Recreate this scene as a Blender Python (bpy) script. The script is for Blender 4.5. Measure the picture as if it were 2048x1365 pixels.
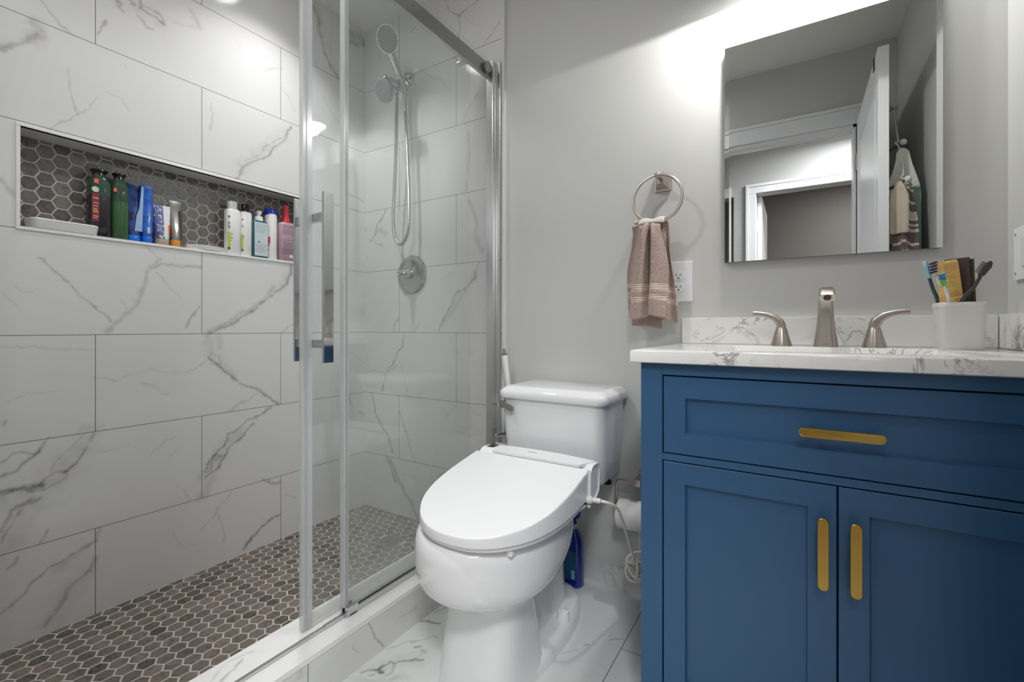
import bpy, bmesh, math, random
import numpy as np
from mathutils import Vector, Matrix
for o in list(bpy.data.objects): bpy.data.objects.remove(o)
S = bpy.context.scene
COL = S.collection
PI = math.pi
# ------------------------------------------------------------------ camera, exposure, world, lamps
YAW = math.radians(32.05)
cam = bpy.data.objects.new('camera', bpy.data.cameras.new('camera')); COL.objects.link(cam)
cam.data.sensor_width = 36.0; cam.data.lens = 915.0/2048*36
cam.data.shift_y = (656.8-682.5)/2048
cam.data.clip_start = 0.01; cam.data.clip_end = 30
cam.location = (0, 0, 0.93); cam.rotation_euler = (PI/2, 0, YAW)
S.camera = cam
S.view_settings.view_transform = 'Standard'
try: S.view_settings.look = 'None'
except Exception: pass
S.view_settings.gamma = 1.0; S.view_settings.exposure = 0.96
S.view_settings.use_curve_mapping = False
S.cycles.use_denoising = True
S.cycles.max_bounces = 10; S.cycles.diffuse_bounces = 6; S.cycles.glossy_bounces = 6
S.cycles.transparent_max_bounces = 24; S.cycles.transmission_bounces = 6
S.cycles.sample_clamp_indirect = 4.0
S.cycles.caustics_reflective = False; S.cycles.caustics_refractive = False
W = bpy.data.worlds.new('world'); S.world = W; W.use_nodes = True
W.node_tree.nodes['Background'].inputs[0].default_value = (0.9, 0.95, 1, 1)
W.node_tree.nodes['Background'].inputs[1].default_value = 0.05
VANITY_LAMP_X = (-0.12, 0.062, 0.244); VANITY_LAMP_Y = 1.45; VANITY_LAMP_Z = 1.972
VANITY_E = (22.0, 12.0, 9.0)  # emission of each lamp's frosted lens
SHOWER_LAMP = (-1.57, 1.05, 2.432)
def area_lamp(name, loc, size, power, rot=(0,0,0), spread=180, color=(1,0.97,0.93), sy=None):
    l = bpy.data.lights.new(name, 'AREA'); l.energy = power; l.color = color
    if sy: l.shape='RECTANGLE'; l.size=size; l.size_y=sy
    else: l.shape='DISK'; l.size=size
    l.spread = math.radians(spread)
    o = bpy.data.objects.new(name, l); COL.objects.link(o); o.location = loc; o.rotation_euler = rot
    return o
area_lamp('shower_downlight_lamp', (SHOWER_LAMP[0],SHOWER_LAMP[1],2.424), 0.10, 2.1, spread=108, color=(0.985,0.99,1.0))
sp_ = bpy.data.lights.new('vanity_bulb','SPOT'); sp_.energy = 8.0; sp_.spot_size = math.radians(178); sp_.spot_blend = 0.04; sp_.shadow_soft_size = 0.022; sp_.color = (1,0.99,0.97)
o = bpy.data.objects.new('vanity_bulb', sp_); COL.objects.link(o); o.location = (VANITY_LAMP_X[0], VANITY_LAMP_Y, VANITY_LAMP_Z-0.028)
area_lamp('hall_ceiling_lamp', (0.45,-0.60,2.35), 0.45, 22.0, color=(0.97,0.985,1.0))
BATH_FILL = (-0.97, 0.40)
area_lamp('bath_fill_lamp', (BATH_FILL[0],BATH_FILL[1],2.375), 0.18, 3.9, color=(0.985,0.99,1.0))  # added fill lamp, no known fixture; evens out the room's light
area_lamp('far_room_lamp', (0.6,-1.9,2.40), 0.4, 7.0)
# ------------------------------------------------------------------ helpers
def lin(c):
    c = c/255.0
    return c/12.92 if c <= 0.04045 else ((c+0.055)/1.055)**2.4
def rgb(r,g,b): return (lin(r),lin(g),lin(b),1.0)
class N:
    def __init__(s, name):
        s.m = bpy.data.materials.new(name); s.m.use_nodes = True
        s.t = s.m.node_tree; s.b = s.t.nodes['Principled BSDF']; s.out = s.t.nodes['Material Output']
    def n(s, typ, **kw):
        x = s.t.nodes.new(typ)
        for k,v in kw.items():
            if k[0]=='_': setattr(x, k[1:], v)
        return x
    def l(s, a, b): s.t.links.new(a, b)
    def val(s, sock, v):
        if hasattr(v,'is_linked'): s.l(v, sock)
        else: sock.default_value = v
    def math(s, op, a, b=0.0, c=0.0, clamp=False):
        x = s.t.nodes.new('ShaderNodeMath'); x.operation = op; x.use_clamp = clamp
        for i,v in enumerate((a,b,c)): s.val(x.inputs[i], v)
        return x.outputs[0]
    def mix(s, f, a, b):
        x = s.t.nodes.new('ShaderNodeMix'); x.data_type = 'RGBA'
        s.val(x.inputs[0], f); s.val(x.inputs[6], a); s.val(x.inputs[7], b)
        return x.outputs[2]
    def ramp(s, v, lo, hi):
        x = s.t.nodes.new('ShaderNodeMapRange'); s.val(x.inputs[0], v)
        x.inputs[1].default_value = lo; x.inputs[2].default_value = hi
        return x.outputs[0]
    def noise(s, scale, detail=3.0, rough=0.5, dist=0.0, vec=None):
        x = s.t.nodes.new('ShaderNodeTexNoise')
        x.inputs['Scale'].default_value = scale; x.inputs['Detail'].default_value = detail
        x.inputs['Roughness'].default_value = rough; x.inputs['Distortion'].default_value = dist
        s.l(vec or s.pos(), x.inputs['Vector'])
        return x.outputs[0]
    def pos(s):
        if not hasattr(s,'_p'): s._p = s.t.nodes.new('ShaderNodeNewGeometry').outputs['Position']
        return s._p
    def obj(s):
        if not hasattr(s,'_o'): s._o = s.t.nodes.new('ShaderNodeTexCoord').outputs['Object']
        return s._o
    def sep(s, v):
        x = s.t.nodes.new('ShaderNodeSeparateXYZ'); s.l(v, x.inputs[0]); return x.outputs
    def attr(s, name):
        x = s.t.nodes.new('ShaderNodeAttribute'); x.attribute_name = name; return x.outputs['Fac']
    def set(s, **kw):
        for k,v in kw.items():
            s.val(s.b.inputs[{'color':'Base Color','rough':'Roughness','metal':'Metallic','spec':'Specular IOR Level','coat':'Coat Weight','trans':'Transmission Weight','emis':'Emission Color','es':'Emission Strength','ior':'IOR','alpha':'Alpha','sheen':'Sheen Weight','sss':'Subsurface Weight','aniso':'Anisotropic'}[k]], v)
        return s
    def bump(s, h, strength=0.2, dist=0.002):
        x = s.t.nodes.new('ShaderNodeBump'); x.inputs['Strength'].default_value = strength; x.inputs['Distance'].default_value = dist
        s.l(h, x.inputs['Height']); s.l(x.outputs[0], s.b.inputs['Normal'])
MATS = {}
def M(name, col=(200,200,200), rough=0.5, metal=0.0, var=0.03, nscale=18.0, bump=0.0, bscale=200.0, **kw):
    if name in MATS: return MATS[name]
    k = N(name); c = rgb(*col)
    dk = tuple(x*(1-var*2) for x in c[:3])+(1,)
    k.set(color=k.mix(k.noise(nscale, 4), c, dk), rough=rough, metal=metal, **kw)
    if bump: k.bump(k.noise(bscale, 3, 0.6, vec=k.obj()), bump, 0.002)
    MATS[name] = k.m
    return k.m
def link(o, parent=None):
    COL.objects.link(o)
    if parent is not None: o.parent = parent
    return o
def thing(name, label, cat, group=None):
    o = bpy.data.objects.new(name, None); o.empty_display_size = 0.05
    COL.objects.link(o); o['label'] = label; o['category'] = cat
    if group: o['group'] = group
    return o
def tag(o, label, cat, group=None, kind=None):
    o['label'] = label; o['category'] = cat
    if group: o['group'] = group
    if kind: o['kind'] = kind
    return o
def struct(o): o['kind'] = 'structure'; return o
def bobj(name, bm, mat, parent=None, smooth=True, angle=28):
    bmesh.ops.recalc_face_normals(bm, faces=bm.faces[:]); wn = id(bm) in _BEV; _BEV.discard(id(bm))
    me = bpy.data.meshes.new(name); bm.to_mesh(me); bm.free()
    for m in (mat if isinstance(mat,(list,tuple)) else [mat]): me.materials.append(m)
    if smooth:
        me.polygons.foreach_set('use_smooth', [True]*len(me.polygons))
        try: me.set_sharp_from_angle(angle=math.radians(angle))
        except Exception: pass
    o = link(bpy.data.objects.new(name, me), parent)
    if wn and smooth:
        m = o.modifiers.new('weighted','WEIGHTED_NORMAL'); m.keep_sharp = True; m.weight = 100
    return o
_BEV=set()
def B(): return bmesh.new()
def setmat(bm, n0, mi):
    bm.faces.ensure_lookup_table()
    for f in bm.faces[n0:]: f.material_index = mi
def box(bm, x0,x1,y0,y1,z0,z1, bev=0.0, seg=2, mi=0, mtx=None):
    n0 = len(bm.faces)
    vs = [bm.verts.new(p) for p in ((x0,y0,z0),(x1,y0,z0),(x1,y1,z0),(x0,y1,z0),(x0,y0,z1),(x1,y0,z1),(x1,y1,z1),(x0,y1,z1))]
    fs = [bm.faces.new([vs[i] for i in f]) for f in ((0,3,2,1),(4,5,6,7),(0,1,5,4),(1,2,6,5),(2,3,7,6),(3,0,4,7))]
    allv = vs
    if bev > 0:
        _BEV.add(id(bm))
        es = list({e for f in fs for e in f.edges})
        r = bmesh.ops.bevel(bm, geom=es, offset=bev, segments=seg, affect='EDGES', profile=0.5)
        allv = list({v for f in r['faces'] for v in f.verts} | {v for v in vs if v.is_valid})
    if mtx is not None: bmesh.ops.transform(bm, matrix=mtx, verts=[v for v in allv if v.is_valid])
    setmat(bm, n0, mi) if mi else None
    return bm
def loft(bm, rings, cap0=True, cap1=True, closed=True, mi=0):
    n0 = len(bm.faces)
    R = [[bm.verts.new(p) for p in r] for r in rings]
    n = len(R[0])
    for a,b in zip(R[:-1],R[1:]):
        for i in range(n if closed else n-1):
            j = (i+1)%n
            try: bm.faces.new((a[i],a[j],b[j],b[i]))
            except ValueError: pass
    if cap0 and closed: bm.faces.new(list(reversed(R[0])))
    if cap1 and closed: bm.faces.new(R[-1])
    if mi: setmat(bm, n0, mi)
    return bm
def rrect(cx,cy,z,hx,hy,r,n=5):
    pts=[]; r=min(r,hx*0.999,hy*0.999)
    for qx,qy,a0 in ((1,1,0),(-1,1,90),(-1,-1,180),(1,-1,270)):
        for i in range(n+1):
            a=math.radians(a0+90*i/n); pts.append((cx+qx*(hx-r)+r*math.cos(a), cy+qy*(hy-r)+r*math.sin(a), z))
    return pts
def circ(cx,cy,z,r,n=24,ry=None): return [(cx+r*math.cos(2*PI*i/n), cy+(ry or r)*math.sin(2*PI*i/n), z) for i in range(n)]
def lathe(bm, prof, c=(0,0,0), axis=(0,0,1), n=28, mi=0):
    a = Vector(axis).normalized(); u = a.orthogonal().normalized(); v = a.cross(u); c = Vector(c)
    return loft(bm, [[tuple(c+a*h+(u*math.cos(2*PI*i/n)+v*math.sin(2*PI*i/n))*max(r,1e-5)) for i in range(n)] for r,h in prof], mi=mi)
def cyl(bm, p0, p1, r, r1=None, n=20, mi=0):
    p0=Vector(p0); d=Vector(p1)-p0
    return lathe(bm, [(r,0),(r if r1 is None else r1,d.length)], p0, d, n, mi)
def smooth_path(pts, k=8):
    P=[Vector(p) for p in pts]; out=[]
    for i in range(len(P)-1):
        p0=P[max(i-1,0)]; p1=P[i]; p2=P[i+1]; p3=P[min(i+2,len(P)-1)]
        for j in range(k):
            t=j/k
            out.append(0.5*((2*p1)+(p2-p0)*t+(2*p0-5*p1+4*p2-p3)*t*t+(3*p1-p0-3*p2+p3)*t**3))
    out.append(P[-1]); return out
def tube(bm, pts, r, n=10, k=8, smooth=True, closed=False, sx=1.0, mi=0):
    P = smooth_path(pts,k) if smooth else [Vector(p) for p in pts]
    m=len(P); rings=[]; up=None
    for i,p in enumerate(P):
        if closed: t=P[(i+1)%m]-P[(i-1)%m]
        else: t=P[min(i+1,m-1)]-P[max(i-1,0)]
        t.normalize()
        if up is None: up=t.orthogonal().normalized()
        up=(up-t*up.dot(t)).normalized(); w=t.cross(up)
        rr=r(i/(m-1)) if callable(r) else r
        rings.append([tuple(p+(up*math.cos(2*PI*j/n)*sx+w*math.sin(2*PI*j/n))*rr) for j in range(n)])
    if closed: rings.append(rings[0]); return loft(bm, rings, False, False, mi=mi)
    return loft(bm, rings, mi=mi)
def sphere(bm, c, r, n=16, sz=1.0):
    prof=[(r*math.sin(PI*i/n), -r*sz*math.cos(PI*i/n)) for i in range(n+1)]
    return lathe(bm, prof, c, n=n*2)
def prism(bm, poly, a0, a1, axis='x'):
    f={'x':lambda a,p:(a,p[0],p[1]),'y':lambda a,p:(p[0],a,p[1]),'z':lambda a,p:(p[0],p[1],a)}[axis]
    return loft(bm, [[f(a0,p) for p in poly],[f(a1,p) for p in poly]])
# ------------------------------------------------------------------ noise fields for marble veins
def vnoise(u, v, sc, seed):
    u=u*sc; v=v*sc; i=np.floor(u); j=np.floor(v); a=u-i; b=v-j
    a=a*a*(3-2*a); b=b*b*(3-2*b)
    h=lambda x,y: np.modf(np.abs(np.sin(x*127.1+y*311.7+seed*74.7)*43758.5453))[0]
    return (h(i,j)*(1-a)+h(i+1,j)*a)*(1-b)+(h(i,j+1)*(1-a)+h(i+1,j+1)*a)*b
def vein_field(u, v, veins, seed=1):
    uu=u+(vnoise(u,v,28,seed)-.5)*.012+(vnoise(u,v,90,seed+3)-.5)*.006
    vv=v+(vnoise(u,v,28,seed+1)-.5)*.012+(vnoise(u,v,90,seed+5)-.5)*.006
    brk=0.55+0.9*vnoise(u,v,55,seed+7); brk2=0.5+vnoise(u,v,160,seed+9)
    f=np.zeros_like(u)
    for pts,w,s in veins:
        hw=w*0.001*0.5; P=np.array(pts); lo=P.min(0)-hw*3-.02; hi=P.max(0)+hw*3+.02
        k=np.where((u>lo[0])&(u<hi[0])&(v>lo[1])&(v<hi[1]))[0]
        if not len(k): continue
        x=uu[k]; y=vv[k]; d=np.full(len(k),9.0)
        for a,b in zip(P[:-1],P[1:]):
            e=b-a; L=max((e**2).sum(),1e-9)
            t=np.clip(((x-a[0])*e[0]+(y-a[1])*e[1])/L,0,1)
            d=np.minimum(d,np.hypot(x-a[0]-t*e[0],y-a[1]-t*e[1]))
        g=np.exp(-(d/(hw*(0.5+brk[k]*.7)))**2)*s*.85*(brk[k]*.7+brk2[k]*.35 if w<20 else brk[k])
        f[k]=np.maximum(f[k],g)+0.35*np.minimum(f[k],g)
    return np.clip(f,0,1)
def grid_sheet(name, us, vs, to3d, mat, veins=None, skip=None, flip=False, seed=1, parent=None):
    nu,nv=len(us),len(vs)
    U,V=np.meshgrid(us,vs,indexing='ij'); u=U.ravel(); v=V.ravel()
    co=np.stack(to3d(u,v),1)
    I=np.arange(nu*nv).reshape(nu,nv)
    q=np.stack([I[:-1,:-1],I[1:,:-1],I[1:,1:],I[:-1,1:]],-1).reshape(-1,4)
    if skip is not None:
        uc=((U[:-1,:-1]+U[1:,1:])/2).ravel(); vc=((V[:-1,:-1]+V[1:,1:])/2).ravel()
        q=q[~skip(uc,vc)]
    if flip: q=q[:,::-1]
    me=bpy.data.meshes.new(name); me.vertices.add(len(co)); me.vertices.foreach_set('co',co.ravel().astype(np.float32))
    me.loops.add(q.size); me.loops.foreach_set('vertex_index',q.ravel().astype(np.int32))
    me.polygons.add(len(q)); me.polygons.foreach_set('loop_start',np.arange(0,q.size,4,dtype=np.int32))
    me.update(calc_edges=True)
    if veins is not None:
        at=me.attributes.new('vein','FLOAT','POINT'); at.data.foreach_set('value',vein_field(u,v,veins,seed).astype(np.float32))
    me.materials.append(mat); me.validate()
    return link(bpy.data.objects.new(name, me), parent)
def span(a,b,step,extra=()):
    n=max(1,int(round((b-a)/step))); s=set(np.round(np.linspace(a,b,n+1),5)); s|={round(e,5) for e in extra}
    return np.array(sorted(s))
# ------------------------------------------------------------------ marble vein traces (wall metres, width mm, strength)
VEINS_LEFT=[
 (((0.405,1.139),(0.422,1.112),(0.446,1.085),(0.480,1.045),(0.509,1.014),(0.534,0.979),(0.565,0.949)),5,0.45),
 (((0.697,1.167),(0.669,1.137),(0.644,1.063),(0.630,1.006),(0.597,0.972),(0.560,0.918)),13,0.3),
 (((0.669,1.137),(0.705,1.153),(0.764,1.147),(0.826,1.161)),8,0.4),
 (((0.654,1.210),(0.684,1.175),(0.697,1.167)),4,0.3),
 (((0.684,1.120),(0.726,1.081),(0.761,1.040),(0.766,1.002)),4,0.25),
 (((0.826,1.004),(0.797,0.971),(0.778,0.929)),7,0.5),
 (((1.180,1.209),(1.172,1.139),(1.132,1.091)),30,0.22),
 (((1.184,1.210),(1.172,1.124),(1.140,1.099),(1.064,1.035),(0.992,0.989),(0.945,0.953),(0.862,0.912)),9,0.55),
 (((1.109,1.104),(1.064,1.042),(0.992,1.000),(0.913,0.946),(0.856,0.919)),12,0.3),
 (((1.205,0.956),(1.140,0.914)),5,0.4),
 (((0.850,0.902),(0.859,0.846),(0.875,0.798)),26,0.25),
 (((0.887,0.902),(0.893,0.831),(0.945,0.739)),20,0.15),
 (((0.859,0.819),(0.881,0.785),(0.919,0.755),(0.972,0.712),(1.028,0.681),(1.086,0.645),(1.128,0.609)),9,0.6),
 (((0.862,0.832),(0.893,0.824),(0.897,0.790),(0.862,0.793)),6,0.35),
 (((0.526,0.771),(0.569,0.764),(0.620,0.777),(0.674,0.790),(0.747,0.769),(0.797,0.774),(0.850,0.807)),5,0.2),
 (((0.649,0.744),(0.694,0.712),(0.726,0.699)),4,0.2),
 (((1.042,0.661),(0.992,0.639),(0.925,0.610)),8,0.25),
 (((0.323,0.875),(0.374,0.876),(0.410,0.872),(0.468,0.865),(0.521,0.860)),5,0.2),
 (((0.336,0.719),(0.374,0.742),(0.407,0.741),(0.452,0.743)),5,0.15),
 (((0.350,1.051),(0.371,1.035),(0.389,1.029)),4,0.2),
 (((0.330,1.025),(0.357,0.987)),4,0.15),
 (((0.592,1.024),(0.601,0.996)),4,0.3),
 (((1.096,0.601),(1.068,0.576),(1.011,0.561),(0.978,0.543),(0.947,0.521),(0.921,0.515),(0.908,0.474),(0.879,0.445),(0.854,0.420),(0.836,0.398)),7,0.6),
 (((1.020,0.541),(0.983,0.503),(0.956,0.482),(0.925,0.466),(0.912,0.442),(0.887,0.403),(0.842,0.375)),8,0.6),
 (((0.965,0.513),(0.917,0.477),(0.879,0.427),(0.838,0.376)),40,0.2),
 (((0.879,0.445),(0.895,0.437),(0.870,0.420),(0.854,0.393),(0.838,0.393)),6,0.45),
 (((0.870,0.367),(0.838,0.306)),34,0.2),
 (((0.743,0.546),(0.711,0.523),(0.670,0.490)),5,0.28),
 (((0.754,0.491),(0.729,0.476)),4,0.2),
 (((1.061,0.300),(1.093,0.278),(1.135,0.269)),9,0.5),
 (((0.938,0.284),(0.912,0.255),(0.879,0.228),(0.850,0.201),(0.826,0.161)),5,0.28),
 (((0.879,0.228),(0.895,0.184),(0.908,0.134),(0.908,0.089)),5,0.25),
 (((1.135,0.131),(1.088,0.122),(1.049,0.105),(1.020,0.082),(0.983,0.045)),9,0.7),
 (((1.153,0.206),(1.177,0.193),(1.210,0.175)),4,0.3),
 (((0.754,0.365),(0.776,0.333),(0.795,0.302)),4,0.22),
 (((0.736,0.204),(0.769,0.145),(0.815,0.131)),5,0.15),
 (((0.512,0.590),(0.481,0.546),(0.452,0.514),(0.429,0.488),(0.412,0.472)),60,0.2),
 (((0.523,0.599),(0.503,0.559),(0.492,0.532),(0.479,0.510),(0.463,0.497),(0.432,0.498),(0.417,0.488),(0.402,0.475)),6,0.6),
 (((0.500,0.600),(0.463,0.561),(0.437,0.528),(0.422,0.504)),5,0.35),
 (((0.463,0.497),(0.457,0.477),(0.434,0.462),(0.409,0.452)),5,0.42),
 (((0.407,0.468),(0.387,0.472),(0.368,0.471),(0.345,0.468),(0.323,0.468)),14,0.75),
 (((0.412,0.455),(0.387,0.462),(0.368,0.464),(0.354,0.465),(0.336,0.459),(0.323,0.459)),6,0.5),
 (((0.399,0.438),(0.380,0.430),(0.364,0.422),(0.348,0.414),(0.341,0.397),(0.330,0.375),(0.323,0.361)),12,0.6),
 (((0.364,0.406),(0.348,0.381),(0.332,0.351),(0.323,0.335)),7,0.5),
 (((0.323,0.439),(0.357,0.435)),40,0.2),
 (((0.392,0.427),(0.368,0.384),(0.345,0.326)),70,0.17),
 (((0.419,0.602),(0.399,0.582),(0.387,0.561),(0.368,0.545),(0.348,0.527),(0.327,0.513)),7,0.55),
 (((0.323,0.553),(0.336,0.563),(0.350,0.573),(0.364,0.575),(0.387,0.568),(0.397,0.579)),6,0.42),
 (((0.420,0.334),(0.402,0.300)),4,0.4),
 (((0.512,0.546),(0.557,0.536),(0.609,0.542)),4,0.15),
 (((0.330,0.674),(0.325,0.657)),6,0.4),
 (((0.532,0.291),(0.529,0.256),(0.501,0.243),(0.473,0.241),(0.446,0.220),(0.417,0.215),(0.391,0.196),(0.367,0.172),(0.340,0.151),(0.323,0.139)),8,0.45),
 (((0.530,0.198),(0.509,0.169),(0.480,0.145),(0.460,0.118),(0.443,0.090),(0.414,0.051)),12,0.45),
 (((0.501,0.163),(0.456,0.110),(0.423,0.046)),50,0.15),
 (((0.430,0.214),(0.456,0.211),(0.501,0.243)),22,0.2),
 (((0.355,0.273),(0.334,0.254)),6,0.4),
 (((0.399,1.805),(0.383,1.774),(0.359,1.747),(0.335,1.724),(0.323,1.715)),14,0.45),
 (((0.391,1.818),(0.401,1.801),(0.383,1.771)),26,0.3),
 (((0.402,1.890),(0.425,1.865),(0.448,1.841),(0.469,1.832)),4,0.4),
 (((0.553,1.915),(0.538,1.887),(0.532,1.854)),6,0.5),
 (((0.577,1.993),(0.589,1.990),(0.581,1.978),(0.597,1.975)),8,0.55),
 (((0.609,2.015),(0.630,2.010),(0.613,2.007)),7,0.55),
 (((0.640,2.032),(0.651,2.007),(0.681,2.004),(0.704,1.995)),9,0.55),
 (((0.642,2.022),(0.664,2.020),(0.699,2.025),(0.704,2.006)),6,0.45),
 (((0.638,1.978),(0.659,1.954),(0.681,1.956)),8,0.35),
 (((0.799,2.094),(0.825,2.052)),14,0.2),
 (((0.708,2.024),(0.775,2.029),(0.820,2.049)),10,0.12),
 (((0.581,1.990),(0.638,2.004),(0.695,2.001)),50,0.12),
 (((0.459,1.716),(0.464,1.653),(0.480,1.589)),5,0.28),
 (((0.480,1.589),(0.448,1.554),(0.422,1.525)),4,0.3),
 (((0.480,1.589),(0.512,1.621),(0.534,1.660)),4,0.22),
 (((0.553,1.688),(0.593,1.685),(0.617,1.654)),4,0.2),
 (((0.859,1.787),(0.870,1.744),(0.862,1.677)),5,0.22),
 (((1.180,1.814),(1.141,1.727),(1.107,1.695),(1.094,1.658),(1.042,1.623),(0.980,1.573),(0.951,1.522)),7,0.5),
 (((1.155,1.765),(1.055,1.665),(0.974,1.577)),45,0.13),
 (((1.141,1.753),(1.067,1.688),(1.055,1.652),(0.992,1.601)),5,0.35),
 (((1.148,1.961),(1.176,1.926),(1.198,1.881)),4,0.3),
 (((1.067,2.005),(1.141,2.047)),4,0.2),
 (((0.323,1.343),(0.335,1.329),(0.349,1.302)),10,0.3),
 (((0.601,1.800),(0.613,1.783)),4,0.2),
 (((1.287,2.417),(1.318,2.361),(1.333,2.288),(1.356,2.218),(1.396,2.161),(1.425,2.140)),14,0.5),
 (((1.310,2.404),(1.348,2.330),(1.372,2.240),(1.421,2.145)),34,0.18),
 (((1.484,2.377),(1.533,2.410),(1.569,2.408),(1.583,2.378)),34,0.5),
 (((1.488,2.343),(1.583,2.385)),20,0.4),
 (((1.341,2.025),(1.380,1.959),(1.425,1.935)),4,0.25),
 (((1.480,1.592),(1.533,1.594),(1.583,1.580)),6,0.35),
 (((1.483,0.596),(1.514,0.542)),6,0.45),
 (((1.543,0.505),(1.584,0.484)),5,0.4),
 (((1.493,0.809),(1.550,0.780),(1.584,0.748)),5,0.3),
]
VEINS_BACK=[
 (((-1.603,0.903),(-1.619,0.837),(-1.667,0.785),(-1.707,0.732),(-1.736,0.695),(-1.757,0.618)),6,0.65),
 (((-1.659,0.751),(-1.691,0.724),(-1.724,0.708)),5,0.6),
 (((-1.643,0.769),(-1.611,0.714),(-1.600,0.663),(-1.584,0.606)),4,0.3),
 (((-1.873,0.709),(-1.799,0.713),(-1.736,0.701)),4,0.3),
 (((-1.829,0.595),(-1.816,0.537),(-1.795,0.486),(-1.740,0.422),(-1.703,0.374),(-1.687,0.325)),7,0.65),
 (((-1.774,0.415),(-1.732,0.382),(-1.699,0.363)),4,0.4),
 (((-1.635,0.531),(-1.619,0.476),(-1.580,0.401),(-1.561,0.343),(-1.531,0.297)),6,0.5),
 (((-1.791,0.433),(-1.825,0.346)),3,0.2),
 (((-1.724,0.292),(-1.691,0.234),(-1.657,0.177)),10,0.6),
 (((-1.702,0.280),(-1.603,0.140),(-1.561,0.110),(-1.535,0.062),(-1.519,0.027)),14,0.45),
 (((-1.305,0.296),(-1.380,0.270),(-1.400,0.223)),6,0.4),
 (((-1.439,0.287),(-1.434,0.209)),4,0.3),
 (((-1.280,0.596),(-1.334,0.544),(-1.355,0.499)),4,0.3),
 (((-1.228,0.600),(-1.183,0.574),(-1.149,0.552)),4,0.3),
 (((-1.732,1.511),(-1.765,1.475),(-1.795,1.443),(-1.803,1.409),(-1.842,1.371)),8,0.6),
 (((-1.782,1.424),(-1.732,1.395)),26,0.3),
 (((-1.816,1.369),(-1.757,1.339)),8,0.4),
 (((-1.864,1.308),(-1.886,1.249)),4,0.35),
 (((-1.877,1.441),(-1.886,1.418)),8,0.4),
 (((-1.215,1.482),(-1.183,1.416),(-1.171,1.379),(-1.183,1.335),(-1.146,1.261)),16,0.25),
 (((-1.274,1.407),(-1.215,1.339),(-1.158,1.272)),4,0.2),
 (((-1.165,1.212),(-1.183,1.153),(-1.234,1.110),(-1.294,1.082),(-1.307,1.040),(-1.334,1.004),(-1.361,0.957),(-1.382,0.920)),8,0.5),
 (((-1.177,1.173),(-1.254,1.085),(-1.348,0.962)),34,0.14),
 (((-1.234,1.100),(-1.280,1.039),(-1.334,0.983)),5,0.3),
 (((-1.643,0.982),(-1.667,0.948),(-1.675,0.910)),5,0.6),
 (((-1.505,0.955),(-1.538,0.914)),4,0.3),
 (((-1.375,1.154),(-1.307,1.176)),4,0.2),
 (((-1.635,1.509),(-1.603,1.460),(-1.627,1.429)),14,0.15),
 (((-1.349,2.411),(-1.323,2.346),(-1.269,2.313),(-1.265,2.250),(-1.269,2.193)),6,0.5),
 (((-1.269,2.313),(-1.233,2.322),(-1.169,2.343)),6,0.42),
 (((-1.233,2.284),(-1.177,2.235),(-1.130,2.209)),3,0.2),
 (((-1.052,2.207),(-1.093,2.178),(-1.130,2.147)),6,0.45),
 (((-1.533,2.357),(-1.566,2.340)),5,0.45),
 (((-1.767,2.329),(-1.772,2.257),(-1.788,2.189)),4,0.42),
 (((-1.500,2.139),(-1.437,2.086),(-1.366,2.053),(-1.315,1.986)),4,0.28),
 (((-1.153,1.960),(-1.201,1.903),(-1.245,1.841)),5,0.4),
 (((-1.237,1.833),(-1.212,1.747),(-1.212,1.658),(-1.233,1.533)),5,0.33),
 (((-1.294,2.143),(-1.286,2.101)),5,0.3),
]
VEINS_FLOOR=[
 (((-1.023,1.055),(-1.020,1.075),(-0.998,1.083),(-0.971,1.095),(-0.956,1.107)),6,0.6),
 (((-0.998,0.829),(-0.996,0.845),(-0.978,0.860),(-0.952,0.865)),9,0.75),
 (((-0.972,0.867),(-0.967,0.894),(-0.945,0.900),(-0.943,0.913),(-0.920,0.935),(-0.894,0.960)),8,0.75),
 (((-0.975,0.836),(-0.967,0.845)),7,0.6),
 (((-0.935,0.861),(-0.930,0.879),(-0.941,0.895)),6,0.5),
 (((-1.015,0.925),(-1.001,0.945),(-0.994,0.974),(-0.972,0.994),(-0.947,1.017),(-0.921,1.046)),5,0.35),
 (((-0.943,0.979),(-0.935,0.993)),7,0.55),
 (((-0.918,0.978),(-0.909,0.983)),9,0.5),
 (((-1.000,1.171),(-1.000,1.127)),6,0.4),
 (((-0.988,0.810),(-0.954,0.824),(-0.929,0.847),(-0.892,0.874)),24,0.22),
 (((-0.988,0.835),(-0.968,0.882),(-0.904,0.953)),50,0.15),
 (((-0.475,1.307),(-0.440,1.335)),4,0.4),
 (((-0.589,1.169),(-0.543,1.218)),4,0.2),
 (((-0.529,1.247),(-0.525,1.260)),5,0.35),
]
VEINS_CURB_SIDE=[
 (((0.873,0.107),(0.888,0.084),(0.893,0.056),(0.911,0.033),(0.922,0.011)),4,0.55),
 (((0.825,0.074),(0.825,0.055),(0.833,0.042)),4,0.45),
 (((0.842,0.095),(0.822,0.078)),4,0.2),
 (((1.056,0.051),(1.018,0.057),(0.989,0.057)),8,0.25),
 (((0.660,0.103),(0.665,0.087),(0.653,0.086)),14,0.25),
]
VEINS_CURB_TOP=[
 (((-1.145,0.599),(-1.133,0.573),(-1.125,0.551),(-1.118,0.530)),6,0.45),
 (((-1.152,0.625),(-1.163,0.597),(-1.170,0.566),(-1.153,0.542),(-1.135,0.521)),6,0.22),
]
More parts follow.
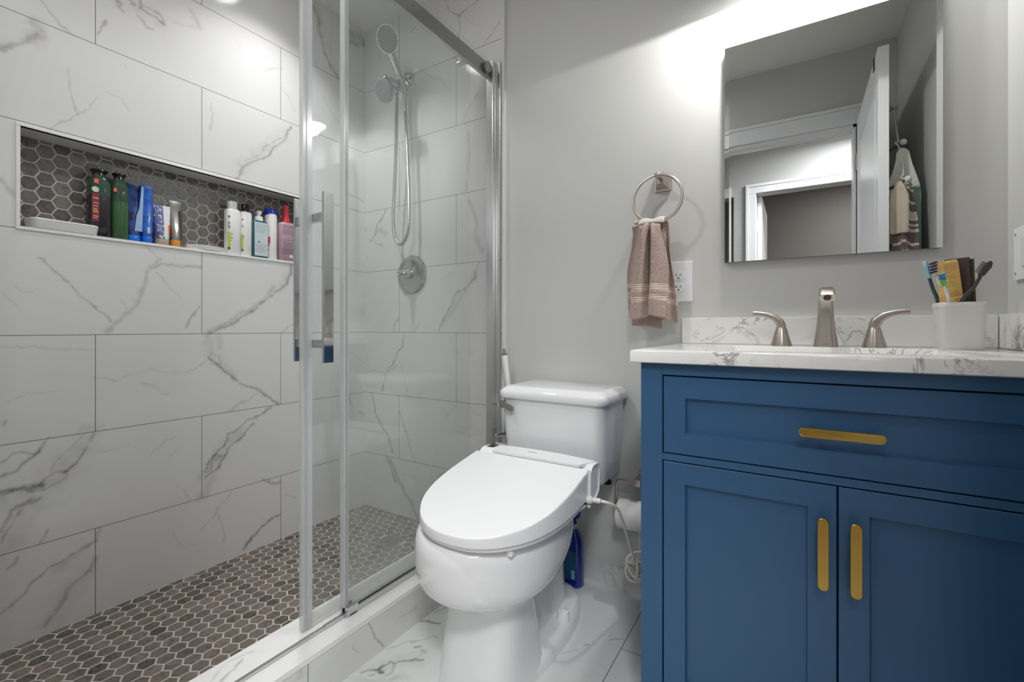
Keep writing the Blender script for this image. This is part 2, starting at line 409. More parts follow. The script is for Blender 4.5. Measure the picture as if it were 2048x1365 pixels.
# ------------------------------------------------------------------ materials
XL, YB, YP, XR, YF, ZC = -1.883, 1.588, 1.594, 0.435, 0.07, 2.44
TILE_W = (216,215,214)
def vein_col(k, base, f, vc=(112,110,106)):
    f2 = k.math('MULTIPLY', f, k.math('ADD', k.math('MULTIPLY', k.noise(160,3,.7), 0.9), 0.55), clamp=True)
    cloud = k.math('MULTIPLY', k.ramp(k.noise(4.5,4,.55,.6), .56, .78), 0.16)
    c = k.mix(cloud, rgb(*base), rgb(186,184,181))
    return k.mix(f2, c, rgb(*vc))
def tile_mat(name, axis, z0, h, w, offs, base=TILE_W, gw=0.0011):
    k = N(name); x,y,z = k.sep(k.pos()); u = {'x':x,'y':y}[axis] if isinstance(axis,str) else axis(k,x,y,z)
    v = k.math('DIVIDE', k.math('SUBTRACT', z, z0), h)
    row = k.math('FLOOR', v); fv = k.math('SUBTRACT', v, row)
    par = k.math('FLOORED_MODULO', row, 2.0)
    off = k.math('ADD', offs[0], k.math('MULTIPLY', par, offs[1]-offs[0]))
    uu = k.math('DIVIDE', k.math('SUBTRACT', u, off), w); fu = k.math('FRACT', uu)
    du = k.math('MULTIPLY', k.math('MINIMUM', fu, k.math('SUBTRACT',1.0,fu)), w)
    dv = k.math('MULTIPLY', k.math('MINIMUM', fv, k.math('SUBTRACT',1.0,fv)), h)
    g = k.math('LESS_THAN', k.math('MINIMUM', du, dv), gw)
    c = k.mix(g, vein_col(k, base, k.attr('vein')), rgb(112,110,107))
    k.set(color=c, rough=k.math('ADD', 0.10, k.math('MULTIPLY', g, 0.5)), spec=0.5)
    return k.m
def floor_mat():
    k = N('floor_marble_tile'); x,y,z = k.sep(k.pos())
    w,h = 0.305,0.61
    v = k.math('DIVIDE', k.math('ADD', x, 0.436), w); row = k.math('FLOOR', v); fv = k.math('SUBTRACT', v, row)
    par = k.math('FLOORED_MODULO', row, 2.0)
    off = k.math('ADD', 1.293, k.math('MULTIPLY', par, -0.305))
    fu = k.math('FRACT', k.math('DIVIDE', k.math('SUBTRACT', y, off), h))
    du = k.math('MULTIPLY', k.math('MINIMUM', fu, k.math('SUBTRACT',1.0,fu)), h)
    dv = k.math('MULTIPLY', k.math('MINIMUM', fv, k.math('SUBTRACT',1.0,fv)), w)
    g = k.math('LESS_THAN', k.math('MINIMUM', du, dv), 0.0013)
    c = k.mix(g, vein_col(k, (212,215,213), k.attr('vein'), (78,80,75)), rgb(118,118,115))
    k.set(color=c, rough=0.12)
    return k.m
def marble(name, base=(224,223,220), vc=(150,149,147), scale=9.0, amt=0.8, rough=0.15, thr=0.018):
    k = N(name)
    a = k.noise(scale, 5, .62, 1.2); ln = k.math('ABSOLUTE', k.math('SUBTRACT', a, 0.5))
    f = k.math('SUBTRACT', 1.0, k.ramp(ln, 0.0, thr), clamp=True)
    mask = k.ramp(k.noise(scale*.55, 3, .5), .46, .62)
    f = k.math('MULTIPLY', k.math('MULTIPLY', f, mask), amt, clamp=True)
    soft = k.math('MULTIPLY', k.ramp(k.noise(scale*.8,5,.6,.8), .55, .75), .3)
    k.set(color=k.mix(f, k.mix(soft, rgb(*base), rgb(196,195,193)), rgb(*vc)), rough=rough)
    return k.m
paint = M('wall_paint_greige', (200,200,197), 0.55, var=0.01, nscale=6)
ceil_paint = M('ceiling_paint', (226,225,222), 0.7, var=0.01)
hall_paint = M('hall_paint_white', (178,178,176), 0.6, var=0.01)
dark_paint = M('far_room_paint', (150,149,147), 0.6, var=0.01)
trim_white = M('trim_paint_white', (232,233,235), 0.32, var=0.01)
tile_left = tile_mat('shower_tile_long_wall', 'y', 0.603, 0.3063, 0.61, (0.527,0.831))
tile_back = tile_mat('shower_tile_end_wall', 'x', 0.603, 0.3063, 0.61, (-1.286,-1.639))
tile_curb = tile_mat('curb_tile', 'y', -0.5, 0.609, 0.61, (0.684,0.684))
curb_cap = (lambda k: (k.set(color=vein_col(k,(232,231,229),k.attr('vein'),(120,118,116)), rough=.13), k.m)[1])(N('curb_cap_marble'))
marble_plain = marble('marble_jamb_tile', TILE_W, (150,148,145), 6.0, .5)
marble_top = marble('counter_marble', (233,232,229), (140,139,136), 11.0, 1.0, .12, .026)
grout_m = M('mosaic_grout', (196,189,181), 0.8, var=0.05, nscale=60)
def hex_mat(name, dark, mid, light, rough=.32):
    k = N(name); t = k.attr('tone')
    r = k.t.nodes.new('ShaderNodeValToRGB'); k.l(t, r.inputs[0])
    r.color_ramp.elements[0].color = rgb(*dark); r.color_ramp.elements[1].color = rgb(*light)
    e = r.color_ramp.elements.new(.5); e.color = rgb(*mid)
    mo = k.noise(48, 5, .7, .8); st = k.noise(130, 5, .75, .6)
    c = k.mix(k.ramp(mo, .35, .75), r.outputs[0], rgb(*[int(a*1.22) for a in mid]))
    c = k.mix(k.math('MULTIPLY', k.ramp(st,.54,.72), .55), c, rgb(*[int(a*1.55) for a in mid]))
    c = k.mix(k.math('MULTIPLY', k.ramp(k.noise(70,4,.6,.5),.50,.66), .6), c, rgb(*dark))
    k.set(color=c, rough=rough); k.bump(st, .25, .001)
    return k.m
hex_floor_m = hex_mat('hex_stone_floor', (44,41,39), (98,90,82), (128,117,106))
hex_wall_m = hex_mat('hex_stone_niche', (62,60,58), (96,93,89), (122,117,111))
chrome = M('polished_chrome', (205,207,208), 0.06, 1.0, var=0.0)
chrome_d = M('satin_chrome', (182,182,180), 0.22, 1.0, var=0.0)
nickel = M('brushed_nickel', (190,181,172), 0.30, 1.0, var=0.04, nscale=40)
brass = M('brushed_brass', (190,162,88), 0.30, 1.0, var=0.05, nscale=30)
ceramic = M('vitreous_ceramic', (228,228,229), 0.07, var=0.0, coat=0.3)
plastic_w = M('white_plastic', (232,232,233), 0.28, var=0.0)
plastic_s = M('white_plastic_satin', (222,222,222), 0.4, var=0.01)
blue_paint = M('navy_blue_cabinet_paint', (48,89,128), 0.36, var=0.02, nscale=5)
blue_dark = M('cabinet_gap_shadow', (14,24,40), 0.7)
black_r = M('black_rubber', (22,23,24), 0.5)
def glass_mat(name, tint=(0.975,0.99,0.982), haze=0.0, low=False):
    k = N(name); t = k.t
    g = t.nodes.new('ShaderNodeNewGeometry')
    d = t.nodes.new('ShaderNodeVectorMath'); d.operation='DOT_PRODUCT'; k.l(g.outputs['Normal'], d.inputs[0]); k.l(g.outputs['Incoming'], d.inputs[1])
    c = k.math('SUBTRACT', 1.0, k.math('ABSOLUTE', d.outputs['Value']), clamp=True)
    fr = k.math('ADD', 0.042, k.math('MULTIPLY', k.math('POWER', c, 5.0), 0.958))
    tr = t.nodes.new('ShaderNodeBsdfTransparent'); tr.inputs[0].default_value = (*tint,1)
    gl = t.nodes.new('ShaderNodeBsdfGlossy'); gl.inputs['Roughness'].default_value = 0.0
    mx = t.nodes.new('ShaderNodeMixShader'); k.l(fr, mx.inputs[0]); k.l(tr.outputs[0], mx.inputs[1]); k.l(gl.outputs[0], mx.inputs[2])
    outsh = mx.outputs[0]
    if haze:
        x,y,z = k.sep(k.pos())
        sm = k.noise(9,5,.6,.8); streak = k.ramp(k.noise(30,4,.6), .3,.8)
        lowf = k.math('SUBTRACT', 1.0, k.ramp(z, .12, .75), clamp=True)
        hz = k.math('MULTIPLY', k.math('ADD', 0.25, k.math('MULTIPLY', k.math('POWER', lowf, 1.6), 2.2 if low else .8)), k.math('MULTIPLY', haze, k.math('ADD', .55, k.math('MULTIPLY', k.math('ADD', sm, streak), .5))))
        df = t.nodes.new('ShaderNodeBsdfDiffuse'); df.inputs[0].default_value = rgb(222,224,222)
        tl = t.nodes.new('ShaderNodeBsdfTranslucent'); tl.inputs[0].default_value = rgb(222,224,222)
        ad = t.nodes.new('ShaderNodeMixShader'); ad.inputs[0].default_value=.4; k.l(df.outputs[0], ad.inputs[1]); k.l(tl.outputs[0], ad.inputs[2])
        m2 = t.nodes.new('ShaderNodeMixShader'); k.l(hz, m2.inputs[0]); k.l(outsh, m2.inputs[1]); k.l(ad.outputs[0], m2.inputs[2]); outsh = m2.outputs[0]
    k.l(outsh, k.out.inputs[0]); return k.m
glass_slide = glass_mat('clear_shower_glass', haze=0.035)
glass_fixed = glass_mat('water_spotted_shower_glass', (0.985,0.994,0.989), haze=0.09, low=True)
def clear_plastic(name, f, col):
    k = N(name); tr = k.t.nodes.new('ShaderNodeBsdfTransparent'); k.set(color=rgb(*col), rough=.2)
    mx = k.t.nodes.new('ShaderNodeMixShader'); mx.inputs[0].default_value=f
    k.l(tr.outputs[0], mx.inputs[1]); k.l(k.b.outputs[0], mx.inputs[2]); k.l(mx.outputs[0], k.out.inputs[0]); return k.m
seal_m = clear_plastic('clear_vinyl_seal', .55, (206,208,209))
sweep_m = clear_plastic('clear_vinyl_sweep', .35, (215,212,208))
mirror_m = M('mirror_silver', (224,226,225), 0.0, 1.0, var=0.0)
# ------------------------------------------------------------------ room shell
def sheet(name, pts, mat):
    bm=B(); bm.faces.new([bm.verts.new(p) for p in pts]); return struct(bobj(name,bm,mat,smooth=False))
def slab(name, x0,x1,y0,y1,z0,z1, mat, bev=0.0):
    return struct(bobj(name, box(B(),x0,x1,y0,y1,z0,z1,bev), mat))
NY0,NY1,NZ0,NZ1,NX = 0.362,1.268,1.222,1.508,-1.983
fl = grid_sheet('floor', span(-1.017,XR,.0032), span(YF-.1,YP,.0032), lambda u,v:(u,v,0*u), floor_mat(), VEINS_FLOOR, seed=11); struct(fl)
def in_niche(u,v): return (u>NY0)&(u<NY1)&(v>NZ0)&(v<NZ1)
wl = grid_sheet('wall_left', span(.3,YB,.0032,(NY0,NY1)), span(0,ZC,.0032,(NZ0,NZ1)), lambda u,v:(0*u+XL,u,v), tile_left, VEINS_LEFT, in_niche, seed=21); struct(wl)
wl2 = grid_sheet('wall_left_near', np.array([YF,.3]), np.array([0,ZC]), lambda u,v:(0*u+XL,u,v), tile_left, [], seed=22); struct(wl2)
wb = grid_sheet('wall_back_shower', span(XL,-1.035,.0032), span(0,ZC,.0032), lambda u,v:(u,0*u+YB,v), tile_back, VEINS_BACK, seed=31); struct(wb)
slab('wall_back', -1.032,XR,YP,YP+.1,0,ZC, paint)
slab('wall_back_shower_backing', XL-.15,-1.034,YB+.003,YB+.103,0,ZC, paint)
slab('wall_right', XR,XR+.1,YF-.1,YP+.1,0,ZC, paint)
slab('ceiling', XL-.15,XR+.1,YF-.02,YP+.1,ZC,ZC+.05, ceil_paint)
bm=B(); box(bm,XL-.15,-.55,YF-.1,YF,0,ZC); box(bm,.262,XR,YF-.1,YF,0,ZC); box(bm,-.55,.262,YF-.1,YF,2.03,ZC)
struct(bobj('wall_front',bm,paint))
bm=B()   # casing and jambs of the bathroom doorway, both sides
for ya,yb in ((YF,YF+.012),(YF-.115,YF-.1)):
    for x0,x1,z0,z1 in ((-.635,-.555,0,2.0295),(.266,.336,0,2.0295),(-.635,.336,2.03,2.115)): box(bm,x0,x1,ya,yb,z0,z1,.004)
    box(bm,-.645,.346,ya-.004 if ya<YF-.05 else ya,yb if ya<YF-.05 else yb+.006,2.115,2.132,.004)
box(bm,-.556,-.54,YF-.1,YF,0,2.03); box(bm,.25,.266,YF-.1,YF,0,2.03); box(bm,-.556,.266,YF-.1,YF,2.014,2.031)
box(bm,-.54,.25,YF-.062,YF-.03,2.0,2.014)
struct(bobj('trim_1',bm,trim_white))
# hallway and the room across it (seen only in the mirror)
HB=-1.105
slab('floor_hall', -1.6,1.6,-2.7,YF-.1,-.05,0, M('hall_wood_floor',(150,120,90),.4,var=.1))
slab('ceiling_hall', -1.6,1.6,-2.7,YF-.1,ZC,ZC+.05, ceil_paint)
bm=B(); box(bm,-.46,-.30,HB-.1,HB,0,ZC); box(bm,.47,1.6,HB-.1,HB,0,ZC); box(bm,-.30,.47,HB-.1,HB,2.03,ZC); box(bm,-1.6,-1.28,HB-.1,HB,0,ZC); box(bm,-1.28,-.46,HB-.1,HB,2.03,ZC)
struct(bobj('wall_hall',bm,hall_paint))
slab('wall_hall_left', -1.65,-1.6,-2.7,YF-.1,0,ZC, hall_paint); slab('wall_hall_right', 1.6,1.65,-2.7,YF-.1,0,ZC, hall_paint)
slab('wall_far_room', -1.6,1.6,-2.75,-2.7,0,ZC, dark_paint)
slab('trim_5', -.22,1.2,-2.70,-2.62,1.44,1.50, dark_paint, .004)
bm=B()
def casing(bm, x0,x1,ztop,y,w=.075):
    for a,b,c,d in ((x0-w,x0,0,ztop),(x1,x1+w,0,ztop),(x0-w,x1+w,ztop,ztop+w)): box(bm,a,b,y,y+.014,c,d,.003)
    for a,b,c,d in ((x0-w,x0-w+.022,0,ztop+w-.022),(x1+w-.022,x1+w,0,ztop+w-.022),(x0-w,x1+w,ztop+w-.022,ztop+w)): box(bm,a,b,y+.0142,y+.022,c,d,.003)
casing(bm,-.295,.465,2.035,HB); struct(bobj('trim_2',bm,trim_white))
bm=B(); casing(bm,-1.275,-.555,2.035,HB); struct(bobj('trim_3',bm,trim_white))
bm=B(); box(bm,-.302,-.293,HB-.1,HB,0,2.03); box(bm,.463,.472,HB-.1,HB,0,2.03); struct(bobj('trim_6',bm,trim_white))
# niche: marble jambs, stone mosaic back, white frame
bm=B()
XN=XL+.003
for pts in (((XN,NY0,NZ0),(XN,NY1,NZ0),(NX,NY1,NZ0),(NX,NY0,NZ0)),((XN,NY0,NZ1),(XN,NY1,NZ1),(NX,NY1,NZ1),(NX,NY0,NZ1)),((XN,NY0,NZ0),(XN,NY0,NZ1),(NX,NY0,NZ1),(NX,NY0,NZ0)),((XN,NY1,NZ0),(XN,NY1,NZ1),(NX,NY1,NZ1),(NX,NY1,NZ0)),((NX,NY0,NZ0),(NX,NY1,NZ0),(NX,NY1,NZ1),(NX,NY0,NZ1))):
    bm.faces.new([bm.verts.new(p) for p in pts])
niche = struct(bobj('wall_left_niche', bm, marble_plain, smooth=False))
bm=B(); f=.0095; X0,X1=XL-.012,XL+.004
box(bm,X0,X1,NY0-f,NY1+f,NZ1,NZ1+f,.0015); box(bm,X0,X1,NY0-f,NY1+f,NZ0-f,NZ0,.0015); box(bm,X0,X1,NY0-f,NY0,NZ0,NZ1,.0015); box(bm,X0,X1,NY1,NY1+f,NZ0,NZ1,.0015)
struct(bobj('trim_niche', bm, M('niche_frame_white',(226,225,222),.25,var=.0)))
def hexes(name, base, ax_u, ax_v, nrm, U, V, pitch, gap, flat_u, mat, seed, th=.004, hole=None, tones=(0,1)):
    # flat_u: flat sides face +-u (points along v); otherwise flat sides face +-v
    rnd=random.Random(seed); vs=[];fs=[];tn=[]
    base=np.array(base);au=np.array(ax_u);av=np.array(ax_v);nn=np.array(nrm)
    R=(pitch-gap)/2/math.cos(PI/6); dp=pitch*math.cos(PI/6); 
    a0=PI/6 if flat_u else 0
    def clip(poly):
        for ax,lim,sg in ((0,U[0],1),(0,U[1],-1),(1,V[0],1),(1,V[1],-1)):
            out=[]
            for i in range(len(poly)):
                p,q=poly[i-1],poly[i]; ip=(p[ax]-lim)*sg>=0; iq=(q[ax]-lim)*sg>=0
                if ip!=iq:
                    t=(lim-p[ax])/(q[ax]-p[ax]); out.append((p[0]+(q[0]-p[0])*t,p[1]+(q[1]-p[1])*t))
                if iq: out.append(q)
            poly=out
            if len(poly)<3: return None
        return poly
    n1=int((U[1]-U[0])/ (pitch if flat_u else dp))+3; n2=int((V[1]-V[0])/(dp if flat_u else pitch))+3
    for i in range(-1,n1):
        for j in range(-1,n2):
            if flat_u: u=U[0]+i*pitch+(j%2)*pitch/2; v=V[0]+j*dp
            else: u=U[0]+i*dp; v=V[0]+j*pitch+(i%2)*pitch/2
            if hole and hole[0]<u<hole[1] and hole[2]<v<hole[3]: continue
            t=rnd.random(); t = rnd.uniform(0,.25) if t<.24 else rnd.uniform(.4,1)
            for rr,zz in ((1,0),):
                poly=clip([(u+R*math.cos(a0+PI/3*k),v+R*math.sin(a0+PI/3*k)) for k in range(6)])
                if not poly: continue
                cu=sum(p[0] for p in poly)/len(poly); cv=sum(p[1] for p in poly)/len(poly)
                n=len(poly); o=len(vs); ch=.0012
                for (a,b) in poly: vs.append(tuple(base+au*a+av*b))
                for (a,b) in poly: vs.append(tuple(base+au*a+av*b+nn*(th-.0008)))
                for (a,b) in poly:
                    L=math.hypot(a-cu,b-cv); q=max(0,1-ch/max(L,1e-4)); vs.append(tuple(base+au*(cu+(a-cu)*q)+av*(cv+(b-cv)*q)+nn*th))
                for k in range(n):
                    m=(k+1)%n
                    fs.append((o+k,o+m,o+n+m,o+n+k)); fs.append((o+n+k,o+n+m,o+2*n+m,o+2*n+k)); tn+=[t,t]
                fs.append(tuple(range(o+2*n,o+3*n))); tn.append(t)
    o=len(vs); gz=nn*(th-.0012)
    vs+= [tuple(base+au*a+av*b+gz) for a,b in ((U[0],V[0]),(U[1],V[0]),(U[1],V[1]),(U[0],V[1]))]; fs.append((o,o+1,o+2,o+3)); tn.append(0)
    me=bpy.data.meshes.new(name); me.from_pydata(vs,[],fs); me.materials.append(mat); me.materials.append(grout_m)
    at=me.attributes.new('tone','FLOAT','FACE'); at.data.foreach_set('value',np.array(tn,dtype=np.float32))
    me.polygons[len(fs)-1].material_index=1
    return link(bpy.data.objects.new(name,me))
struct(hexes('wall_left_niche_mosaic',(NX+.0005,0,0),(0,1,0),(0,0,1),(1,0,0),(NY0,NY1),(NZ0,NZ1),.0425,.0042,False,hex_wall_m,5,.005))
slab('shower_floor_bed', XL-.02,-1.02,YF-.02,YB+.003,-.03,.0205, grout_m)
struct(hexes('floor_shower_mosaic',(0,0,.021),(1,0,0),(0,1,0),(0,0,1),(XL,-1.178),(YF,YB),.0435,.0048,True,hex_floor_m,9,.004,hole=(-1.52,-1.42,1.318,1.418)))
# curb between shower and room
cs = grid_sheet('trim_curb_side', span(YF,YB,.0022), span(0,.1095,.0022), lambda u,v:(0*u-1.017,u,v), tile_curb, VEINS_CURB_SIDE, seed=41); struct(cs)
slab('trim_curb_core', -1.176,-1.0175,YF,YB,0,.109, marble_plain)
ct = grid_sheet('trim_curb_top', span(-1.180,-1.015,.0028), span(YF,YB,.0028), lambda u,v:(u,v,0*u+.1232), curb_cap, VEINS_CURB_TOP, seed=51); struct(ct)
slab('trim_curb_cap', -1.180,-1.015,YF,YB,.1095,.1230, curb_cap)
# tile edge strip at the end of the shower wall; tile baseboard
bm=B(); box(bm,-1.036,-1.0255,1.578,YP,.0,ZC,.001); struct(bobj('trim_tile_edge',bm,M('white_edge_strip',(214,214,212),.25,var=.0)))
slab('baseboard_back', -1.0255,-.306,1.586,YP,0,.076, marble('baseboard_marble',(206,207,205),(128,128,126),7.0,.35))
slab('baseboard_right', .425,XR,YF+.02,1.0,0,.076, marble_plain)
# ------------------------------------------------------------------ shower enclosure
t = thing('shower_enclosure', 'frameless shower enclosure with chrome top rail and water-spotted fixed glass panel beside the toilet', 'shower enclosure')
bobj('fixed_glass', box(B(),-1.083,-1.075,.846,1.572,.140,2.035,.001), glass_fixed, t)
bobj('header_rail', box(B(),-1.1005,-1.0835,YF+.002,1.586,1.966,2.024,.002), chrome_d, t)
bm=B(); box(bm,-1.102,-1.070,1.558,1.5875,.124,2.037,.0015); box(bm,-1.070,-1.046,1.577,1.5875,.124,2.034,.0015)
bobj('wall_jamb', bm, M('bright_satin_aluminium',(222,224,224),.22,1.0,var=0.0), t)
o=bobj('edge_seal', box(B(),-1.088,-1.070,.829,.846,.150,2.034,.002), seal_m, t); 
bobj('seal_gasket', box(B(),-1.0745,-1.0705,.8375,.8420,.150,2.034), black_r, o)
bm=B(); box(bm,-1.087,-1.064,.866,1.562,.1235,.139,.001); bobj('bottom_channel', bm, chrome, t)
bobj('channel_gasket', box(B(),-1.0745,-1.072,.868,1.560,.1385,.1405), black_r, t)
bm=B(); box(bm,-1.0725,-1.0615,.834,.872,.1235,.152,.002); box(bm,-1.094,-1.084,.834,.868,.1235,.152,.002); box(bm,-1.094,-1.0615,.842,.868,.1235,.130,.001); box(bm,-1.080,-1.071,.77,.836,.1235,.134,.001)
bobj('guide_block', bm, chrome, t)
bm=B(); box(bm,-1.081,-1.0725,YF+.002,.79,.1235,.1315,.0015); bobj('threshold_strip', bm, chrome, t)
for yy in (1.526,.92):
    bm=B(); cyl(bm,(-1.0745,yy,1.995),(-1.066,yy,1.995),.021,n=28); bobj('clamp_disc', bm, chrome_d, t)
t = thing('sliding_shower_door', 'clear glass sliding shower door with a tall chrome bar handle, pushed half open', 'shower door')
bobj('door_glass', box(B(),-1.118,-1.110,.738,1.46,.150,2.05,.001), glass_slide, t)
bm=B(); box(bm,-1.1215,-1.1065,.727,.741,.128,2.05,.003); box(bm,-1.1095,-1.1060,.741,.757,.128,2.05,.001); box(bm,-1.1225,-1.119,.741,.757,.128,2.05,.001)
bobj('leading_edge_seal', bm, seal_m, t)
bobj('bottom_sweep', box(B(),-1.120,-1.108,.741,1.46,.1255,.158,.001), sweep_m, t)
def bar_handle(xf, xr):
    bm=B(); box(bm,xf-.0045,xf+.0045,.748,.779,.838,1.288,.002); return bm
h = bobj('front_handle', bar_handle(-1.050,0), chrome, t)
bobj('rear_handle', bar_handle(-1.176,0), chrome, t)
for zz in (1.226,.888):
    bobj('handle_post', box(B(),-1.172,-1.054,.757,.771,zz-.011,zz+.011,.001), chrome, t)
for yy in (1.435,.86):
    bm=B(); cyl(bm,(-1.150,yy,1.985),(-1.104,yy,1.985),.011,n=20); bobj('roller', bm, chrome, t)
# ------------------------------------------------------------------ shower fittings
def nozzle_face(name, c, nrm, r, parent):
    k=MATS.get('nozzle_face')
    if not k:
        q=N('nozzle_face'); x,y,z=q.sep(q.obj()); rr=q.math('SQRT',q.math('ADD',q.math('MULTIPLY',x,x),q.math('MULTIPLY',y,y)))
        ring=q.math('MULTIPLY',rr,125.0); ri=q.math('ROUND',ring); dr=q.math('ABSOLUTE',q.math('SUBTRACT',ring,ri))
        an=q.math('MULTIPLY',q.math('ARCTAN2',y,x),1/(2*PI)); cnt=q.math('MULTIPLY',ri,6.0)
        fa=q.math('ABSOLUTE',q.math('SUBTRACT',q.math('FRACT',q.math('MULTIPLY',an,cnt)),.5))
        d=q.math('SQRT',q.math('ADD',q.math('MULTIPLY',dr,dr),q.math('MULTIPLY',fa,fa)))
        q.set(color=q.mix(q.math('LESS_THAN',d,.29),rgb(146,147,148),rgb(52,53,55)),rough=.4); k=MATS['nozzle_face']=q.m
    bm=B(); loft(bm,[circ(0,0,-.002,r,32),circ(0,0,.0008,r*.97,32)]); o=bobj(name,bm,k,parent)
    o.matrix_local = Matrix.Translation(Vector(c)) @ Vector((0,0,1)).rotation_difference(Vector(nrm).normalized()).to_matrix().to_4x4()
    return o
t = thing('shower_head_set', 'chrome two-in-one shower head with handheld wand and looping metal hose on the tiled end wall', 'shower head')
bm=B(); lathe(bm,[(.034,0),(.034,.004),(.030,.012),(.016,.018),(.012,.02)],(-1.576,YB,2.116),(0,-1,0)); bobj('wall_flange',bm,chrome,t)
bm=B(); tube(bm,[(-1.576,YB-.01,2.116),(-1.574,1.555,2.105),(-1.568,1.535,2.07),(-1.565,1.53,2.05)],.011,14); bobj('shower_arm',bm,chrome,t)
bm=B(); cyl(bm,(-1.562,1.548,2.048),(-1.564,1.435,2.042),.020,n=24); cyl(bm,(-1.563,1.50,2.04),(-1.563,1.50,2.005),.010,n=16)
sphere(bm,(-1.564,1.435,2.042),.0195,10); cyl(bm,(-1.560,1.535,2.045),(-1.536,1.528,2.045),.014,n=18); bobj('diverter',bm,chrome,t)
fn=Vector((.0,-.88,-.42)).normalized(); fc=Vector((-1.548,1.405,1.976))
bm=B(); lathe(bm,[(.012,-.052),(.020,-.042),(.040,-.024),(.050,-.016),(.052,-.006),(.050,0)],fc,fn,32); fh=bobj('fixed_head',bm,chrome_d,t)
nozzle_face('spray_face', fc+fn*.0012, fn, .049, fh)
hn=Vector((.05,-.85,-.5)).normalized(); hc=Vector((-1.523,1.405,2.193))
bm=B(); lathe(bm,[(.016,-.034),(.035,-.026),(.052,-.012),(.0585,-.003),(.0565,0)],hc,hn,36); hh=bobj('handheld_head',bm,chrome,t)
nozzle_face('spray_face', hc+hn*.0012, hn, .055, hh)
bm=B(); tube(bm,[(-1.537,1.525,2.015),(-1.535,1.505,2.05),(-1.537,1.475,2.105),(-1.542,1.450,2.150),(-1.545,1.440,2.168)],lambda s:.0125+.004*s,16); bobj('wand_handle',bm,chrome,t)
bm=B(); tube(bm,[(-1.563,1.50,2.01),(-1.570,1.505,1.94),(-1.585,1.515,1.75),(-1.602,1.52,1.55),(-1.611,1.523,1.45),(-1.603,1.525,1.36),(-1.568,1.526,1.318),(-1.530,1.526,1.345),(-1.512,1.525,1.41),(-1.511,1.524,1.55),(-1.522,1.522,1.80),(-1.533,1.522,1.95),(-1.537,1.524,2.02)],.0075,10,10)
k=N('ribbed_hose'); z=k.sep(k.obj())[2]; rib=k.math('SINE',k.math('MULTIPLY',z,1600.0)); k.set(color=rgb(182,182,181),metal=1.0,rough=.24); k.bump(rib,.5,.001)
bobj('hose',bm,k.m,t)
t = thing('shower_valve', 'round satin chrome shower valve plate with a cone handle below the hose loop', 'shower valve')
vc_=(-1.553,YB,1.184)
bm=B(); lathe(bm,[(.091,0),(.091,.003),(.086,.010),(.072,.013),(.066,.010),(.030,.014),(.026,.016)],vc_,(0,-1,0),48); bobj('escutcheon',bm,chrome_d,t)
bm=B(); lathe(bm,[(.022,.012),(.022,.030),(.024,.034),(.023,.040),(.014,.066),(.0095,.074),(.012,.080),(.012,.086),(.009,.090),(.001,.091)],vc_,(.03,-1,.0),32); bobj('handle',bm,chrome,t)
t = thing('floor_drain', 'square perforated steel drain set in the shower floor mosaic', 'drain')
k=N('drain_grate'); x,y,z=k.sep(k.obj())
def cell(v): return k.math('ABSOLUTE',k.math('SUBTRACT',k.math('FRACT',k.math('MULTIPLY',v,88.0)),.5))
hole=k.math('LESS_THAN',k.math('MAXIMUM',cell(x),cell(y)),.30)
edge=k.math('GREATER_THAN',k.math('MAXIMUM',k.math('ABSOLUTE',k.math('ADD',x,1.47)),k.math('ABSOLUTE',k.math('SUBTRACT',y,1.368))),.040)
hole=k.math('MULTIPLY',hole,k.math('SUBTRACT',1.0,edge))
k.set(color=k.mix(hole,rgb(168,168,165),rgb(46,46,45)),metal=k.math('MULTIPLY',k.math('SUBTRACT',1.0,hole),.9),rough=.35)
bobj('grate',box(B(),-1.519,-1.421,1.319,1.417,.0195,.0268,.001),k.m,t)
# ------------------------------------------------------------------ toilet
TX=-.705
t = thing('toilet', 'white two-piece toilet with an electronic bidet seat and closed lid, between shower and vanity', 'toilet')
def egg(z,yf,yb,hw,yw=.55,pf=2.0,pb=2.4,n=56,cx=TX,dz=0):
    ym=yf+(yb-yf)*yw; pts=[]
    for i in range(n):
        a=2*PI*i/n; c,s=math.cos(a),math.sin(a)
        p=pf if s<0 else pb
        x=hw*math.copysign(abs(c)**(2/p),c); y=(ym-yf if s<0 else yb-ym)*math.copysign(abs(s)**(2/p),s)
        pts.append((cx+x,ym+y,z+dz*(ym+y-yf)))
    return pts
bm=B()
loft(bm,[egg(.420,.850,1.30,.145,yw=.42,pb=2.0),egg(.422,.827,1.32,.166,yw=.42,pb=2.0),egg(.420,.812,1.335,.177,yw=.42,pb=2.0),egg(.410,.802,1.345,.182,yw=.42,pb=2.0),egg(.385,.797,1.355,.186,yw=.42,pb=2.0),egg(.355,.797,1.355,.187,yw=.42,pb=2.0),egg(.33,.800,1.345,.186,yw=.42,pb=2.0),egg(.308,.805,1.32,.182,yw=.42,pb=2.0),egg(.290,.813,1.29,.175,yw=.43,pb=2.1),egg(.274,.830,1.25,.162,yw=.45,pb=2.2),egg(.260,.856,1.20,.145,pf=2.1),egg(.248,.886,1.16,.127,pf=2.2,pb=2.6),egg(.238,.908,1.13,.115,pf=2.5,pb=3),egg(.215,.927,1.105,.108,pf=3,pb=3.4),egg(.14,.915,1.12,.111,pf=3.2,pb=3.6),egg(.05,.897,1.14,.117,pf=3.2,pb=3.6),egg(0,.888,1.15,.121,pf=3,pb=3.6)])
loft(bm,[egg(0,.905,1.475,.128,.53,2.6,2.2),egg(.022,.905,1.475,.127,.53,2.6,2.2),egg(.036,.915,1.465,.118,.53,2.6,2.2),egg(.042,.94,1.445,.098,.53,2.6,2.2)])
